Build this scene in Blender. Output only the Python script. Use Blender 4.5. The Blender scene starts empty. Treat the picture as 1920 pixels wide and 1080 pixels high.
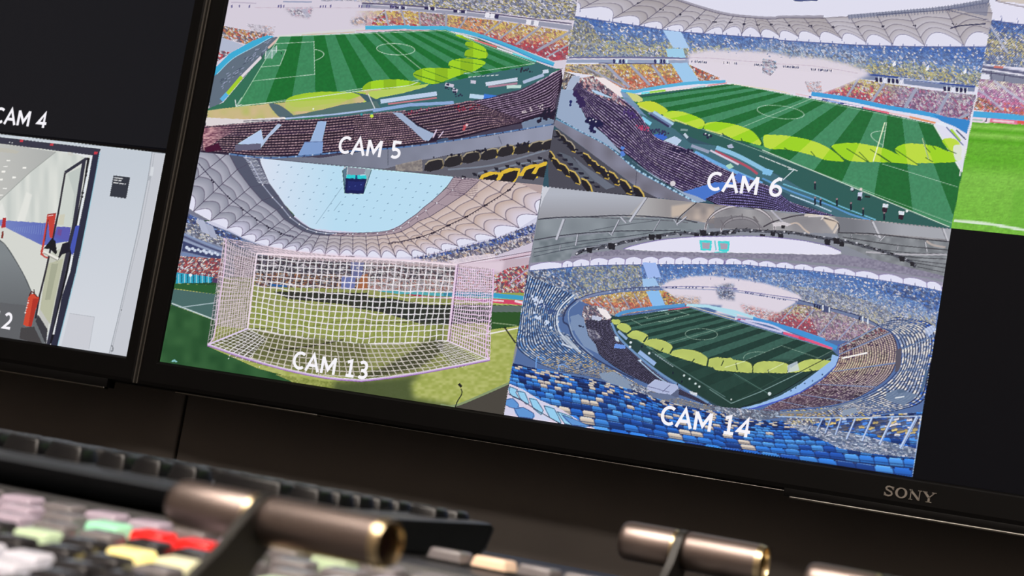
import bpy, bmesh, math
import numpy as np
from mathutils import Vector, Matrix

# ------------------------------------------------------------ camera, world, light
ZT = 1.209                                   # height of the picture wall's reference line
def W(x, y, z):                              # screen-wall metres (right, down, into) -> world
    return Vector((x, z, ZT-y))
CPOS = (0.90550438, 0.39737494, -1.32871135)
CAX = [[0.9016142280768111, -0.16995681973763407, 0.3977517607177623],
       [0.11286976260657042, 0.9801547479997516, 0.16296345192303324],
       [-0.41755502681508594, -0.1020360201017449, 0.9029044524107767]]
def Wd(v): return Vector((v[0], v[2], -v[1]))
scene = bpy.context.scene
cam_d = bpy.data.cameras.new('camera'); cam = bpy.data.objects.new('camera', cam_d)
scene.collection.objects.link(cam); scene.camera = cam
r_, d_, f_ = Wd(CAX[0]), Wd(CAX[1]), Wd(CAX[2])
cam.matrix_world = Matrix(((r_.x,-d_.x,-f_.x,0),(r_.y,-d_.y,-f_.y,0),(r_.z,-d_.z,-f_.z,0),(0,0,0,1)))
cam.matrix_world.translation = W(*CPOS)
cam_d.sensor_width = 36; cam_d.lens = 3753.53/1920*36; cam_d.clip_start = .02; cam_d.clip_end = 50
cam_d.dof.use_dof = True; cam_d.dof.focus_distance = 1.46; cam_d.dof.aperture_fstop = 13.0
cam_d.dof.aperture_blades = 7

world = bpy.data.worlds.new('room_world'); scene.world = world; world.use_nodes = True
world.node_tree.nodes['Background'].inputs[0].default_value = (.75,.8,1,1)
world.node_tree.nodes['Background'].inputs[1].default_value = .02
vs = scene.view_settings
vs.view_transform = 'Standard'; vs.look = 'None'; vs.exposure = 0; vs.gamma = 1; vs.use_curve_mapping = False
LAMP_POWER = 1.0          # brightness of the ceiling lamps, used by their builder
# ---------------------------------------------------------------- picture painter
# The monitors show video pictures.  They are drawn here with numpy into a flat
# picture sheet and later stored as colours on the flat screen surfaces.
import numpy as np
PX0, PY0, PX1, PY1, SC = -640, -330, 2620, 930, 1.3
CW, CH = int((PX1-PX0)*SC), int((PY1-PY0)*SC)
CAN = np.zeros((CH, CW, 3), np.float32)
CLIP = np.ones((CH, CW), bool)

def A_(p): return np.array(p, float)
def zm(x0, y0, s):
    return lambda *p: [(x0+p[i]*s, y0+p[i+1]*s) for i in range(0, len(p), 2)]
za, zb, zc, zd = zm(360,0,.2963), zm(700,0,.3518), zm(1030,0,.2222), zm(1030,200,.2222)
ze, zf, zg, zh = zm(1430,0,.2552), zm(1430,200,.2593), zm(300,280,.2222), zm(640,280,.2222)
zi, zj, zk, zl = zm(290,480,.2778), zm(660,480,.2778), zm(940,340,.2593), zm(1340,380,.2407)
zn, zq = zm(1340,600,.2870), zm(940,600,.2778)
zo, zp, zr = zm(0,0,.25), zm(0,240,.25), zm(0,480,.25)

def hsh(i, j=0, k=0):
    h = (np.atleast_1d(i).astype(np.int64)*374761393 + np.atleast_1d(j).astype(np.int64)*668265263 + int(k)*974634777) & 0xffffffff
    h = ((h ^ (h >> 13))*1274126177) & 0xffffffff
    h = ((h ^ (h >> 16))*2246822519) & 0xffffffff
    h = ((h ^ (h >> 15)) & 0xffff)/65535.0
    return float(h[0]) if np.ndim(i) == 0 and np.ndim(j) == 0 else h
def vnoise(x, y, s=10, k=0):
    x = x/s; y = y/s; i = np.floor(x); j = np.floor(y); f = x-i; g = y-j
    f = f*f*(3-2*f); g = g*g*(3-2*g)
    return (hsh(i,j,k)*(1-f)+hsh(i+1,j,k)*f)*(1-g)+(hsh(i,j+1,k)*(1-f)+hsh(i+1,j+1,k)*f)*g
def col(c, like):
    return np.broadcast_to(np.array(c, np.float32), np.shape(like)+(3,)).copy()
def mix(a, b, t):
    t = np.clip(np.asarray(t), 0, 1)[..., None]
    return np.asarray(a)*(1-t)+np.asarray(b)*t
def grid(bx):
    x0 = max(0, int((bx[0]-PX0)*SC)-1); x1 = min(CW, int((bx[2]-PX0)*SC)+2)
    y0 = max(0, int((bx[1]-PY0)*SC)-1); y1 = min(CH, int((bx[3]-PY0)*SC)+2)
    if x1 <= x0 or y1 <= y0: return None
    X, Y = np.meshgrid((np.arange(x0,x1)+.5)/SC+PX0, (np.arange(y0,y1)+.5)/SC+PY0)
    return slice(y0,y1), slice(x0,x1), X, Y
def smooth(p, closed=False, n=8):
    p = A_(p)
    if len(p) < 3: return p
    q = np.vstack([p[-1], p, p[0], p[1]]) if closed else np.vstack([2*p[0]-p[1], p, 2*p[-1]-p[-2]])
    out = []; t = np.linspace(0,1,n,endpoint=False)[:,None]
    for i in range(len(q)-3):
        a,b,c,d = q[i:i+4]
        out.append(.5*((2*b)+(c-a)*t+(2*a-5*b+4*c-d)*t*t+(3*b-a-3*c+d)*t**3))
    out = np.vstack(out)
    return out if closed else np.vstack([out, p[-1]])
def inside(p, X, Y):
    m = np.zeros(X.shape, bool); n = len(p)
    for i in range(n):
        xa,ya = p[i]; xb,yb = p[(i+1)%n]
        if ya == yb: continue
        c = (Y >= min(ya,yb)) & (Y < max(ya,yb))
        if not c.any(): continue
        m ^= c & (X < (xb-xa)*(Y-ya)/(yb-ya)+xa)
    return m
def put(sy, sx, m, c, a=1.0):
    v = CAN[sy,sx]; w = (m*np.where(CLIP[sy,sx],1.,0)*a)[...,None].astype(np.float32)
    v[:] = v*(1-w)+np.asarray(c,np.float32)*w
def setclip(p):
    global CLIP
    CLIP = np.zeros((CH,CW), bool); g = grid((p[:,0].min(),p[:,1].min(),p[:,0].max(),p[:,1].max()))
    sy,sx,X,Y = g; CLIP[sy,sx] = inside(p,X,Y)
def poly(p, c, a=1.0, sm=False, soft=0):
    p = smooth(p, True) if sm else A_(p)
    g = grid((p[:,0].min()-soft,p[:,1].min()-soft,p[:,0].max()+soft,p[:,1].max()+soft))
    if g is None: return
    sy,sx,X,Y = g; m = inside(p,X,Y).astype(np.float32)
    if soft:
        r = max(1,int(soft*SC/2))
        for _ in range(2):
            for ax in (0,1):
                pd = [(0,0),(0,0)]; pd[ax] = (r+1,r)
                s = np.cumsum(np.pad(m,pd,mode='edge'),axis=ax)
                m = (np.take(s,range(2*r+1,s.shape[ax]),axis=ax)-np.take(s,range(0,s.shape[ax]-2*r-1),axis=ax))/(2*r+1)
    if not callable(a): put(sy,sx,m,c(X,Y) if callable(c) else c,a)
    else: put(sy,sx,m*a(X,Y),c(X,Y) if callable(c) else c)
def line(p, w, c, a=1.0, sm=False, w2=None):
    p = smooth(p) if sm else A_(p)
    g = grid((p[:,0].min()-w-1,p[:,1].min()-w-1,p[:,0].max()+w+1,p[:,1].max()+w+1))
    if g is None: return
    n = len(p)-1
    for i in range(n):
        (xa,ya),(xb,yb) = p[i],p[i+1]; wi = w if w2 is None else w+(w2-w)*(i+.5)/n
        g = grid((min(xa,xb)-wi,min(ya,yb)-wi,max(xa,xb)+wi,max(ya,yb)+wi))
        if g is None: continue
        sy,sx,X,Y = g; dx,dy = xb-xa,yb-ya; L = dx*dx+dy*dy+1e-9
        tt = ((X-xa)*dx+(Y-ya)*dy)/L; t = np.clip(tt,0,1)
        d = np.hypot(X-xa-t*dx,Y-ya-t*dy)
        m = np.clip((wi/2-d)*SC+.5,0,1)
        if L > .5 and w > 1.7:
            if i == 0: m = m*(tt > 0)
            if i == n-1: m = m*(tt < 1)
        put(sy,sx,m,c,a)
def dots(ps, r, c, a=1.0):
    for x,y in ps:
        line([(x,y),(x+.01,y)], 2*r, c, a)
def res(p, n):
    p = A_(p); d = np.r_[0,np.cumsum(np.hypot(*np.diff(p,axis=0).T))]; t = np.linspace(0,d[-1],n)
    return np.c_[np.interp(t,d,p[:,0]),np.interp(t,d,p[:,1])]
def loft(curves, shader, ts=None, sm=True, dens=1.9, even=True):
    """sheet between curves (same direction); shader(s,t,x,y)->rgb,alpha ; s along 0..1, t across 0..1"""
    cs = [smooth(c) if sm else A_(c) for c in curves]
    L = max(np.hypot(*np.diff(c,axis=0).T).sum() for c in cs)
    D = max(np.hypot(*(cs[k]-cs[k+1]).T).max() if len(cs[k])==len(cs[k+1]) else np.hypot(*(res(cs[k],60)-res(cs[k+1],60)).T).max() for k in range(len(cs)-1))*(len(cs)-1)
    ns = int(L*SC*dens)+4; nt = int(D*SC*dens)+4
    if even: cs = [res(c,ns) for c in cs]
    else:
        cs = [np.c_[np.interp(np.linspace(0,1,ns),np.linspace(0,1,len(c)),c[:,0]),np.interp(np.linspace(0,1,ns),np.linspace(0,1,len(c)),c[:,1])] for c in cs]
    cs = np.array(cs); ts = np.linspace(0,1,len(cs)) if ts is None else np.array(ts)
    t = (np.arange(nt)+.5)/nt; k = np.clip(np.searchsorted(ts,t)-1,0,len(cs)-2)
    f = ((t-ts[k])/(ts[k+1]-ts[k]))[:,None,None]
    P = cs[k]*(1-f)+cs[k+1]*f
    X,Y = P[...,0],P[...,1]; Sg,Tg = np.broadcast_to(np.linspace(0,1,ns)[None],X.shape),np.broadcast_to(t[:,None],X.shape)
    splat(X,Y,*shader(Sg,Tg,X,Y))
def splat(X,Y,rgb,al=None):
    ix = ((X-PX0)*SC).astype(int).ravel(); iy = ((Y-PY0)*SC).astype(int).ravel()
    ok = (ix>=0)&(ix<CW)&(iy>=0)&(iy<CH); 
    if not ok.any(): return
    x0,x1,y0,y1 = ix[ok].min(),ix[ok].max()+1,iy[ok].min(),iy[ok].max()+1; w = x1-x0; h = y1-y0
    id_ = ((iy-y0)*w+ix-x0)[ok]; al = np.ones(X.shape) if al is None else np.broadcast_to(al,X.shape)
    a = al.ravel()[ok]; rgb = np.broadcast_to(rgb,X.shape+(3,)).reshape(-1,3)[ok]
    n = np.bincount(id_,minlength=w*h); sa = np.bincount(id_,a,w*h)
    c = np.stack([np.bincount(id_,rgb[:,k]*a,w*h) for k in range(3)],-1)/np.maximum(sa,1e-6)[:,None]
    m = (sa/np.maximum(n,1)).reshape(h,w)
    put(slice(y0,y1),slice(x0,x1),m,c.reshape(h,w,3))
def homog(src, dst):
    M = []
    for (x,y),(u,v) in zip(src,dst):
        M.append([x,y,1,0,0,0,-u*x,-u*y,-u]); M.append([0,0,0,x,y,1,-v*x,-v*y,-v])
    return np.linalg.svd(np.array(M))[2][-1].reshape(3,3)
def hmap(H, x, y):
    w = H[2,0]*x+H[2,1]*y+H[2,2]
    return (H[0,0]*x+H[0,1]*y+H[0,2])/w, (H[1,0]*x+H[1,1]*y+H[1,2])/w

def seats(pal, sx=4.2, sy=2.4, ang=.6, k=0, dark=(60,60,75), dk=.24, sel=None, wf=.13):
    """random coloured seats; sel(X,Y)->0..1 walks through the palette"""
    pal = np.array(pal, float); n = len(pal)
    def f(X, Y):
        w = ang+.5*(vnoise(X,Y,9,k+5)-.5)*2
        out = None
        u = X*np.cos(ang)+Y*np.sin(ang)+3*(vnoise(X,Y,5,k+1)-.5); v = -X*np.sin(ang)+Y*np.cos(ang)+3*(vnoise(X,Y,6,k+2)-.5)
        j = np.floor(v/sy); i = np.floor(u/sx+hsh(j,3,k)); r = hsh(i,j,k)
        if sel is None: q = (r*n).astype(int)
        else: q = np.clip(sel(X,Y)*(n-1)+(r-.5)*1.8+.5,0,n-.01).astype(int)
        c = pal[np.clip(q,0,n-1)]*(.86+.28*hsh(i,j,k+9))[...,None]
        d = (hsh(i,j,k+4) < dk)
        c = np.where((hsh(i,j,k+13) < wf)[...,None], np.array((228,224,234.)), c)
        fr = (v/sy-j)
        c = np.where(d[...,None], np.array(dark,float)+c*.25, c)
        c = mix(c, np.array((170,170,180.)), .14)
        return mix(c, np.array(dark,float), (fr<.34)*.55)
    return f
def rowsh(n, m, base, hi, k=0, frac=.42, brk=.2, hi2=None):
    """stand seen from behind: n rows with broken light edges"""
    def f(s,t,X,Y):
        r = t*n; j = np.floor(r); fr = r-j; i = np.floor(s*m+hsh(j,1,k)); g = s*m+hsh(j,1,k)-i
        on = (fr<frac)&(g>brk)
        v = .8+.3*hsh(i,j,k)
        c = col(base,s)*(.8+.4*hsh(j,2,k))[...,None]
        h = col(hi,s)*v[...,None]
        if hi2 is not None: h = np.where((hsh(i,j,k+7)<.3)[...,None], np.array(hi2,float), h)
        return np.where(on[...,None],h,c), None
    return f
def pitch(H, quad_px, dark, light, nst=19, lw=.28, lines=True, la=.8, ph=0, lcol=(200,225,205), sides=(1,1)):
    """striped field with its white markings, from field metres to picture"""
    Hi = np.linalg.inv(H)
    def f(X,Y):
        x,y = hmap(Hi,X,Y)
        st = np.floor(x/105*nst+ph).astype(int)%2
        inn = (x>0)&(x<105)
        c = np.where((st==0)[...,None],np.array(dark,float),np.array(light,float))
        c = np.where(inn[...,None],c,(np.array(dark,float)+np.array(light,float))/2)
        c = c*(.95+.1*vnoise(X,Y,3,3))[...,None]
        return c
    poly(quad_px, f)
    if not lines: return
    def L(p, closed=False):
        u,v = hmap(H,*A_(p).T); line(np.c_[u,v], lw, lcol, la)
    seg = lambda x0,y0,x1,y1: [(x0+(x1-x0)*k/12,y0+(y1-y0)*k/12) for k in range(13)]
    L(seg(0,0,105,0)); L(seg(0,68,105,68)); L(seg(0,0,0,68)); L(seg(105,0,105,68)); L(seg(52.5,0,52.5,68))
    th = np.linspace(0,2*np.pi,50); L(np.c_[52.5+9.15*np.cos(th),34+9.15*np.sin(th)])
    for sx,d in ((0,1),(105,-1)):
        if not sides[sx>0]: continue
        for w,dd in ((20.16,16.5),(9.16,5.5)):
            L(seg(sx,34-w,sx+d*dd,34-w)); L(seg(sx,34+w,sx+d*dd,34+w)); L(seg(sx+d*dd,34-w,sx+d*dd,34+w))
        th = np.linspace(-.92,.92,16); L(np.c_[sx+d*(11+9.15*np.cos(th)),34+9.15*np.sin(th)])
def cheer(a, b, n, c, r=.9, k=0, sp=1.5):
    """a few tiny blobs scattered along a segment"""
    a = A_(a); b = A_(b)
    for i in range(n):
        t = hsh(i,1,k); p = a+(b-a)*t+(A_([hsh(i,2,k),hsh(i,3,k)])-.5)*sp*2
        dots([p], r*(.6+.8*hsh(i,4,k)), c)

def sharpen(k=.7):
    b = CAN.copy()
    for ax in (0,1):
        b = (np.roll(b,1,ax)+2*b+np.roll(b,-1,ax))/4; b = (np.roll(b,1,ax)+b*1.5+np.roll(b,-1,ax))/3.5
    lit = CAN.sum(-1,keepdims=True) > 0
    CAN[:] = np.where(lit, np.clip(CAN+k*(CAN-b), 0, 255), CAN)
T5 = A_([(470,-330),(1148,-330),(1017.8,349.5),(375,288)])
T6 = A_([(1148,-330),(1930,-330),(1784,429.5),(1017.8,349.5)])
YEL = (222,190,92); RED = (196,62,70); ORG = (232,128,84); BLU = (70,110,190); GRY = (150,158,180); LAV = (222,216,228)
SUN = (158,206,38)
def strip(pts, w, c, a=1.0, sm=True): line(pts, w, c, a, sm)
def paint5():
    setclip(T5)
    poly(T5, (214,206,220)); poly([(375,205),(700,180),(1060,150),(1060,360),(340,330)],(70,64,84))
    poly([(440,-330),(1150,-330),(1090,-30),(980,-10),(700,-25),(420,-20)], seats([BLU,(120,140,180),(170,165,120),GRY],k=71))
    # upper tier on the right, fading into the glare on the left
    gf = lambda X,Y: np.clip((X-640)/130,0,1)*.95
    poly(zb(-260,-60,1090,-60,1080,110,880,100,640,66,430,48,180,30,-260,0), seats([(120,130,165),(176,172,138),(200,184,110),(150,156,176),(212,208,216)],k=1,ang=.5), gf)
    poly(za(820,-40,1400,-40,1400,12,1150,5,820,10), seats([(130,150,190),GRY,LAV],k=2), .5)
    # facade band
    strip(zb(-60,30,180,44,430,66,650,92,830,118,1060,150), 9, (152,154,174))
    strip(zb(-60,18,180,30,430,52,650,76,830,100,1060,128), 2.2, (86,78,110)); strip(zb(0,27,430,58,650,83,1060,136), 1.6, (205,200,215))
    for q in ((100,38),(128,40),(160,42),(285,45),(318,48),(440,60),(480,64)):
        poly(zb(q[0]-11,q[1]-7,q[0]+11,q[1]-5,q[0]+10,q[1]+9,q[0]-11,q[1]+7),(48,44,84)); poly(zb(q[0]+11,q[1]-7,q[0]+19,q[1]-6,q[0]+18,q[1]+9,q[0]+11,q[1]+9),(226,224,236))
    for q in ((612,82),(640,86),(832,118),(872,124)):
        poly(zb(q[0]-13,q[1]-14,q[0]+12,q[1]-10,q[0]+8,q[1]+16,q[0]-17,q[1]+12),(232,230,240)); 
    poly(zb(650,78,672,82,666,102,646,98),(52,48,90))
    # lower tier right: yellow above, red below
    sel = lambda X,Y: np.clip((Y-(16+(X-700)*.135))/38,0,1)
    low = seats([YEL,(226,196,120),(224,150,110),RED,(178,54,76)],k=3,ang=.75,sel=sel,dark=(110,70,80))
    poly(zb(-120,58,180,58,430,84,650,110,830,135,1050,172,1035,318,960,326,760,250,560,195,430,158,370,148,-120,134), low, lambda X,Y: np.clip((X-665)/70,0,1))
    poly(zb(240,70,385,75,385,145,250,140), seats([(190,150,190),(200,190,210),(170,90,120)],k=8,ang=.75), .7)
    poly(zb(460,90,600,110,560,190,450,155), seats([(240,150,90),(246,180,110),(230,110,80)],k=9,ang=.75), .8)
    poly(zb(1040,160,1090,160,1100,330,1040,300), seats([(190,180,120),GRY,(226,220,230)],k=10,ang=.3), .9)
    for a,b,w in (((62,58),(82,132),3),((150,52),(172,134),3),((245,60),(252,138),2.4),((392,66),(388,152),4),((505,86),(455,158),3),((690,112),(592,186),3),((785,124),(676,206),3),((895,142),(762,238),4),((1042,176),(872,272),5),((1040,240),(925,306),3)):
        strip(zb(*a,*b), w, (160,160,178))
    strip(zb(1040,318,1137,300), 3, (190,190,205)); strip(zb(1040,330,1137,318), 2, (90,90,120))
    # left corner of the stand
    poly(za(200,165,330,190,510,218,350,282,185,240), seats([ORG,(214,160,96),(196,90,76),(226,214,222)],k=4,ang=.8))
    poly(za(340,150,530,170,520,226,400,215), seats([LAV,LAV,(226,170,150)],k=4,ang=.8), .45)
    poly(za(185,236,330,286,250,334,165,318),(178,186,208)); poly(za(170,318,250,334,150,400), seats([RED,(150,60,70),LAV],k=5))
    for i,(xa,xb) in enumerate(((250,385),(530,645),(795,912),(1040,1150),(1262,1350))):
        for j in range(int((xb-xa)/16)):
            if hsh(i,j,1)<.78: poly(za(xa+j*16,32+hsh(i,j,3)*6,xa+j*16+9,32,xa+j*16+9,48,xa+j*16,50+4*hsh(i,j,4)),(96,92,142),.85)
    strip(za(400,50,1300,52), 1, (190,170,186), .6); strip(za(580,12,760,14), 2.4,(150,158,186)); strip(za(250,16,410,22),2,(186,176,196))
    poly(za(590,60,770,52,745,116,640,100), seats([(206,190,206),LAV,(214,150,170),(150,160,190)],k=6), .75,soft=5)
    poly(za(690,60,730,55,750,110,725,112),(176,176,196),.8)
    poly(za(1010,120,1110,100,1110,160,1010,160), seats([LAV,(232,190,160)],k=7), .7,soft=5)
    poly(za(1150,130,1220,60,1250,160,1135,162), seats([RED,YEL,(230,190,190)],k=12), .95); strip(za(1222,70,1246,160),3,(170,170,190))
    # surroundings of the field
    poly(za(140,480,250,362,500,238,560,232,190,650,110,700,120,560),(98,112,128))
    for i in range(60):
        t = hsh(i,0,3); x = 160+300*t+40*hsh(i,1,3); y = 540-260*t+60*(hsh(i,2,3)-.5)
        line(za(x,y,x+18*hsh(i,5,3),y-8), 1.2, (150,158,186) if i%3 else (70,80,100))
    poly(za(545,240,1350,194)+zb(380,160,560,205,870,330,970,368,1010,366,800,455,500,540,0,640)+za(560,760,100,790,100,690,200,650),(52,112,88))
    poly(zb(870,335,980,368,930,410,780,480,520,540,300,590,-260,660,-260,600,40,520,300,440,520,395,780,360),(58,104,110))
    # cyan perimeter boards
    poly(za(478,224,524,232,400,292,262,368,146,482,148,432,240,340,380,262),(62,172,214)); strip(za(500,238,400,296,262,372,160,470),1.2,(160,210,230))
    strip(za(540,232,800,206,1100,186), 3.4, (216,214,214)); strip(za(700,222,1030,204),1.4,(206,186,150))
    strip(za(1098,177,1220,177,1360,172)+zb(200,150,380,150), 7, (74,178,216)); strip(za(1040,196,1360,190)+zb(200,162,380,164),2,(214,180,190))
    strip(zb(380,150,520,178,700,238,850,300,965,345), 7.5, (76,176,214)); strip(zb(560,196,700,246,860,316,960,350),2,(52,140,200))
    strip(zb(380,164,470,188,560,216), 3,(226,232,226)); strip(zb(540,214,660,252),3.2,(220,120,120)); strip(zb(660,256,745,286),3,(228,224,236)); strip(zb(745,286,870,328),3.2,(110,214,226))
    # left boards and goal
    strip(za(188,636,230,590), 8,(90,176,222)); strip(za(226,596,318,486), 7,(164,206,48)); strip(za(318,486,440,362), 5,(222,214,222)); strip(za(485,306,555,238),4,(216,188,178))
    H = homog([(0,0),(0,68),(105,68),(105,0),(52.5,34)],[(444,199),(524.5,70.5),(836,57),(1003,121),(744,90)])
    q = [hmap(H,x,y) for x,y in ((0,0),(0,68),(105,68),(105,0))]
    gr = [(430,206),(444,199),(524.5,69),(836,56),(1003,121),(830,156),(700,178),(600,190)]
    pitch(H, gr, (28,110,50), (62,136,92), 19, 1.1, ph=1, sides=(1,0), la=.75)
    # sunlit scallops
    S = lambda p: poly(p, lambda X,Y: col(SUN,X)*(.9+.12*((np.floor(X/24).astype(int)%2)))[...,None], 1, sm=True)
    sh = (26,92,50)
    poly(za(595,640,640,610,760,586,960,582,1110,600,1000,640,860,680,700,700,600,690),(160,200,50),sm=True)
    S([(680,168),(684,160),(700,152),(740,149),(775,153),(790,157),(770,165),(730,170),(690,171)])
    S([(776,142),(780,134),(800,128),(830,128),(860,131),(870,138),(850,146),(830,154),(812,158),(790,152)])
    S(zb(402,345,420,322,480,312,560,318,600,335,570,362,510,388,430,372))
    S(zb(488,290,500,268,540,264,606,276,604,310,560,312,500,308)); S(zb(490,236,510,222,560,236,600,262,590,280,520,262)); S(zb(440,190,470,188,500,205,540,226,520,222))
    for a,b in ((zb(405,352,540,392),1.6),(zb(488,300,600,322),1.3),(zb(495,246,600,278),1.3),(zb(220,398,360,440),1.6),(zb(430,320,600,350),.9),(zb(270,372,400,420),.9)): line(a,b,(40,110,40))
    # near track
    poly(za(105,700,283,678,600,648,900,606,1075,580,1200,560,1200,610,1110,650,830,700,560,744,95,770), lambda X,Y: mix(col((184,186,110),X),col((206,184,140),X),vnoise(X,Y,14)*1.3-.1))
    poly(zb(-20,490,300,448,280,465,150,500,40,520,-60,560),(184,206,96)); poly(za(620,648,720,606,860,588,1060,584,1100,596,960,640,800,668,660,680),(166,206,56),.85,sm=True); poly(za(600,650,720,640,960,625,960,650,830,690,700,705,610,700),(186,200,100),.8,sm=True)
    strip(za(283,672,600,640,1070,576,1350,546)+zb(240,438),1.2,(214,226,200))
    poly(za(490,662,560,668,650,742,570,752),(72,96,112),.9,sm=True); poly(za(1000,580,1110,600,1190,640,1170,680,1110,650,1060,600),(64,94,104))
    poly(za(610,740,830,694,960,662,1170,640,1200,690,1100,715,700,748),(84,112,112))
    poly(za(90,745,340,756,590,742,590,760,360,776,90,800),(222,214,216)); strip(za(590,752,900,725,1180,690),3,(168,190,226)); strip(za(330,768,590,757),1.4,(60,58,80))
    line(za(1118,598,1160,690),1.6,(226,226,230))
    line(za(276,634,282,676),1.5,(235,235,235)); line(za(283,674,316,662),1,(225,225,225)); line(za(283,672,316,620),1,(225,235,225))
    for p in ((465,372,470,325),(508,372,510,318),(536,332,538,292)): line(za(*p),1.4,(236,236,240))
    poly(za(470,330,536,292,538,330,510,372,470,372),(190,206,214),.5); line(za(445,372,445,340),1.4,(50,60,70)); line(za(568,330,568,345),1.8,(26,40,50))
    # field side furniture
    for a,w,c in ((zb(40,542,190,520,340,500),8,(186,206,232)),(zb(80,556,340,522),3,(190,120,130)),(zb(0,590,200,560,430,548),6,(140,170,214)),(zb(600,450,770,424),7,(200,212,230)),(zb(615,464,770,446),4,(170,130,150)),
                  (zb(800,440,910,400),6,(170,186,214)),(zb(905,384,935,380),7,(200,214,232)),(zb(515,512,590,520,600,530),8,(186,212,236)),(zb(590,515,680,528),10,(60,120,214)),(zb(712,464,790,462),6,(190,220,214))):
        strip(a,w,c,sm=False)
    for a in ((385,450,430,460),(520,436,548,440),(425,476,450,486)): strip(zb(*a),6,(200,196,214))
    cheer(zb(385,458)[0],zb(470,510)[0],16,(40,40,70),1.6,3,6); cheer(zb(760,372)[0],zb(840,378)[0],14,(40,44,60),1.5,4,4)
    for i in range(7): line(zb(510+i*24,412-i*1.6,524+i*24,410-i*1.6),1.3,(206,216,220))
    # dark stand in front
    bs,hi = (40,27,50),(166,136,146)
    base = za(70,810,240,790,560,766,820,752,1130,720,1350,700)+zb(110,600,430,556,560,535,790,486,1005,368,1012,440,968,560,965,640,780,660,430,736,290,762,0,795)+za(1350,900,1100,960,700,990,430,1000,240,970,60,960)
    poly(base, bs)
    loft([za(75,800,240,790,560,766,820,752,1130,720,1350,700), za(60,960,240,975,430,990,680,985,980,960,1350,925)], rowsh(13,62,bs,hi,1,frac=.36))
    loft([zb(-100,615,20,606,110,600), zb(-100,800,120,780,290,760)], rowsh(16,22,bs,hi,2))
    loft([zb(150,604,430,556,560,545,800,640), zb(380,742,460,735,600,700,790,650)], rowsh(12,46,bs,hi,3,frac=.34,brk=.15))
    loft([zb(540,545,700,510,800,480,1005,368), zb(800,640,900,610,960,600,972,560)], rowsh(13,60,bs,(166,142,170),4,frac=.35,brk=.08))
    poly(za(70,812,340,792,260,840,180,880,75,950), lambda X,Y: mix(col((236,186,186),X),col((120,70,90),X),vnoise(X,Y*2.2,4)*1.1), lambda X,Y: np.clip(1.1-(X-385)/60,0,.9))
    poly(za(80,935,170,905,190,950,90,965),(70,20,50)); 
    poly(za(545,785,572,790,490,870,440,935,440,900),(176,192,222)); poly(za(285,915,440,820,456,898,440,912),(182,202,236)); poly(za(275,918,440,908,440,948,275,956),(100,98,122))
    poly(za(800,768,854,768,826,898,748,900),(156,182,222)); poly(za(716,900,832,898,826,976,672,984),(128,158,208)); strip(za(716,900,832,898),1.2,(80,100,150))
    poly(zb(104,600,150,602,236,672,330,716,296,752,270,748,210,690),(160,176,206)); strip(zb(320,735,340,690),2.5,(210,190,214)); strip(zb(350,735,376,700),2,(210,190,214)); strip(zb(340,755,400,740),5,(60,80,110))
    poly(zb(790,655,900,620,965,640,960,676,800,690),(118,134,160)); cheer(zb(880,630)[0],zb(985,590)[0],30,(30,26,50),2.6,7,8); cheer(zb(800,600)[0],zb(980,545)[0],14,(196,184,190),1.4,8,4)
    cheer(zb(440,580)[0],zb(570,570)[0],30,(150,50,70),1.2,9,5); cheer(zb(170,610)[0],zb(300,580)[0],14,(190,60,90),.9,10,4); cheer(zb(480,690)[0],zb(500,660)[0],8,(186,80,90),2,11,2); dots(zb(500,668),2.4,(220,190,200))
    dots(za(1075,725,1140,725),2.4,(60,150,160)); dots(za(1140,735),3.2,(200,226,70)); dots(za(770,690,590,750),1.6,(240,240,230))
    # blue rail and grey parapet
    poly(zb(-270,842,0,800,290,772,600,728,960,668,975,700,970,745,520,806,260,855,60,900,-60,905,-270,905)+za(240,1000,60,975), lambda X,Y: mix(col((108,112,128),X),col((150,154,176),X),np.clip((X-560)/420,0,1)*.8+.2*vnoise(X,Y,20)))
    strip(za(240,975,450,1000,680,990,980,960)+zb(20,798,290,770,600,722,955,664),2.6,(86,120,170))
    for i in range(40):
        p = res(za(240,975,450,1000,680,990,980,960)+zb(20,798,290,770,600,722,955,664),40)[i]; dots([p],1.5,(46,56,96) if i%2 else (170,190,220))
    strip(zb(670,728,686,770),1,(86,92,112)); strip(zb(80,800,80,880),1.2,(80,86,100)); 
    poly(za(60,965,240,985,440,1003,900,1040,1350,1080,60,1080),(104,110,128)); strip(za(-20,968,240,1000,470,1010),2,(160,166,190))
    # close seats, lower right
    poly(zb(-60,905,60,900,250,858,520,806,970,742,985,1000,400,950,0,905),(96,96,108))
    poly(zb(120,880,260,850,265,915,120,910), lambda X,Y: mix(col((120,112,112),X),col((170,160,150),X),vnoise(X,Y,3)),.8)
    for a in ((zb(400,905,640,880,930,800)),(zb(560,925,760,880,920,850))): strip(a,3,(122,130,146))
    for i in range(16): 
        x = 470+29*i; y = 935-i*7.2+20*(i%2); poly(zb(x,y,x+24,y+4,x+26,y+20,x+6,y+16),(34,34,48))
    def seat(x,y,w,h,yc,k):
        poly(zb(x-w/2-8,y+h*.45,x-w/2+4,y-h*.3,x+w*.2,y-h*.62,x+w*.52,y-h*.6,x+w*.56,y-h*.1,x+w*.4,y+h*.3,x-w*.2,y+h*.55),(40,38,44))
        line(zb(x-w/2,y-h*.1,x-w*.3,y-h*.42,x+w*.2,y-h*.6,x+w*.5,y-h*.58),2.4,(158,148,128))
        line(zb(x+w*.5,y-h*.5,x+w*.58,y,x+w*.42,y+h*.3),2.6,yc)
    for i,(x,y) in enumerate(((325,884),(428,862),(524,842),(620,826),(708,808),(794,796),(872,784),(936,774))):
        seat(x,y,92-i*3,58-i,(190,166,90) if i>2 else (130,118,96),i)
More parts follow.
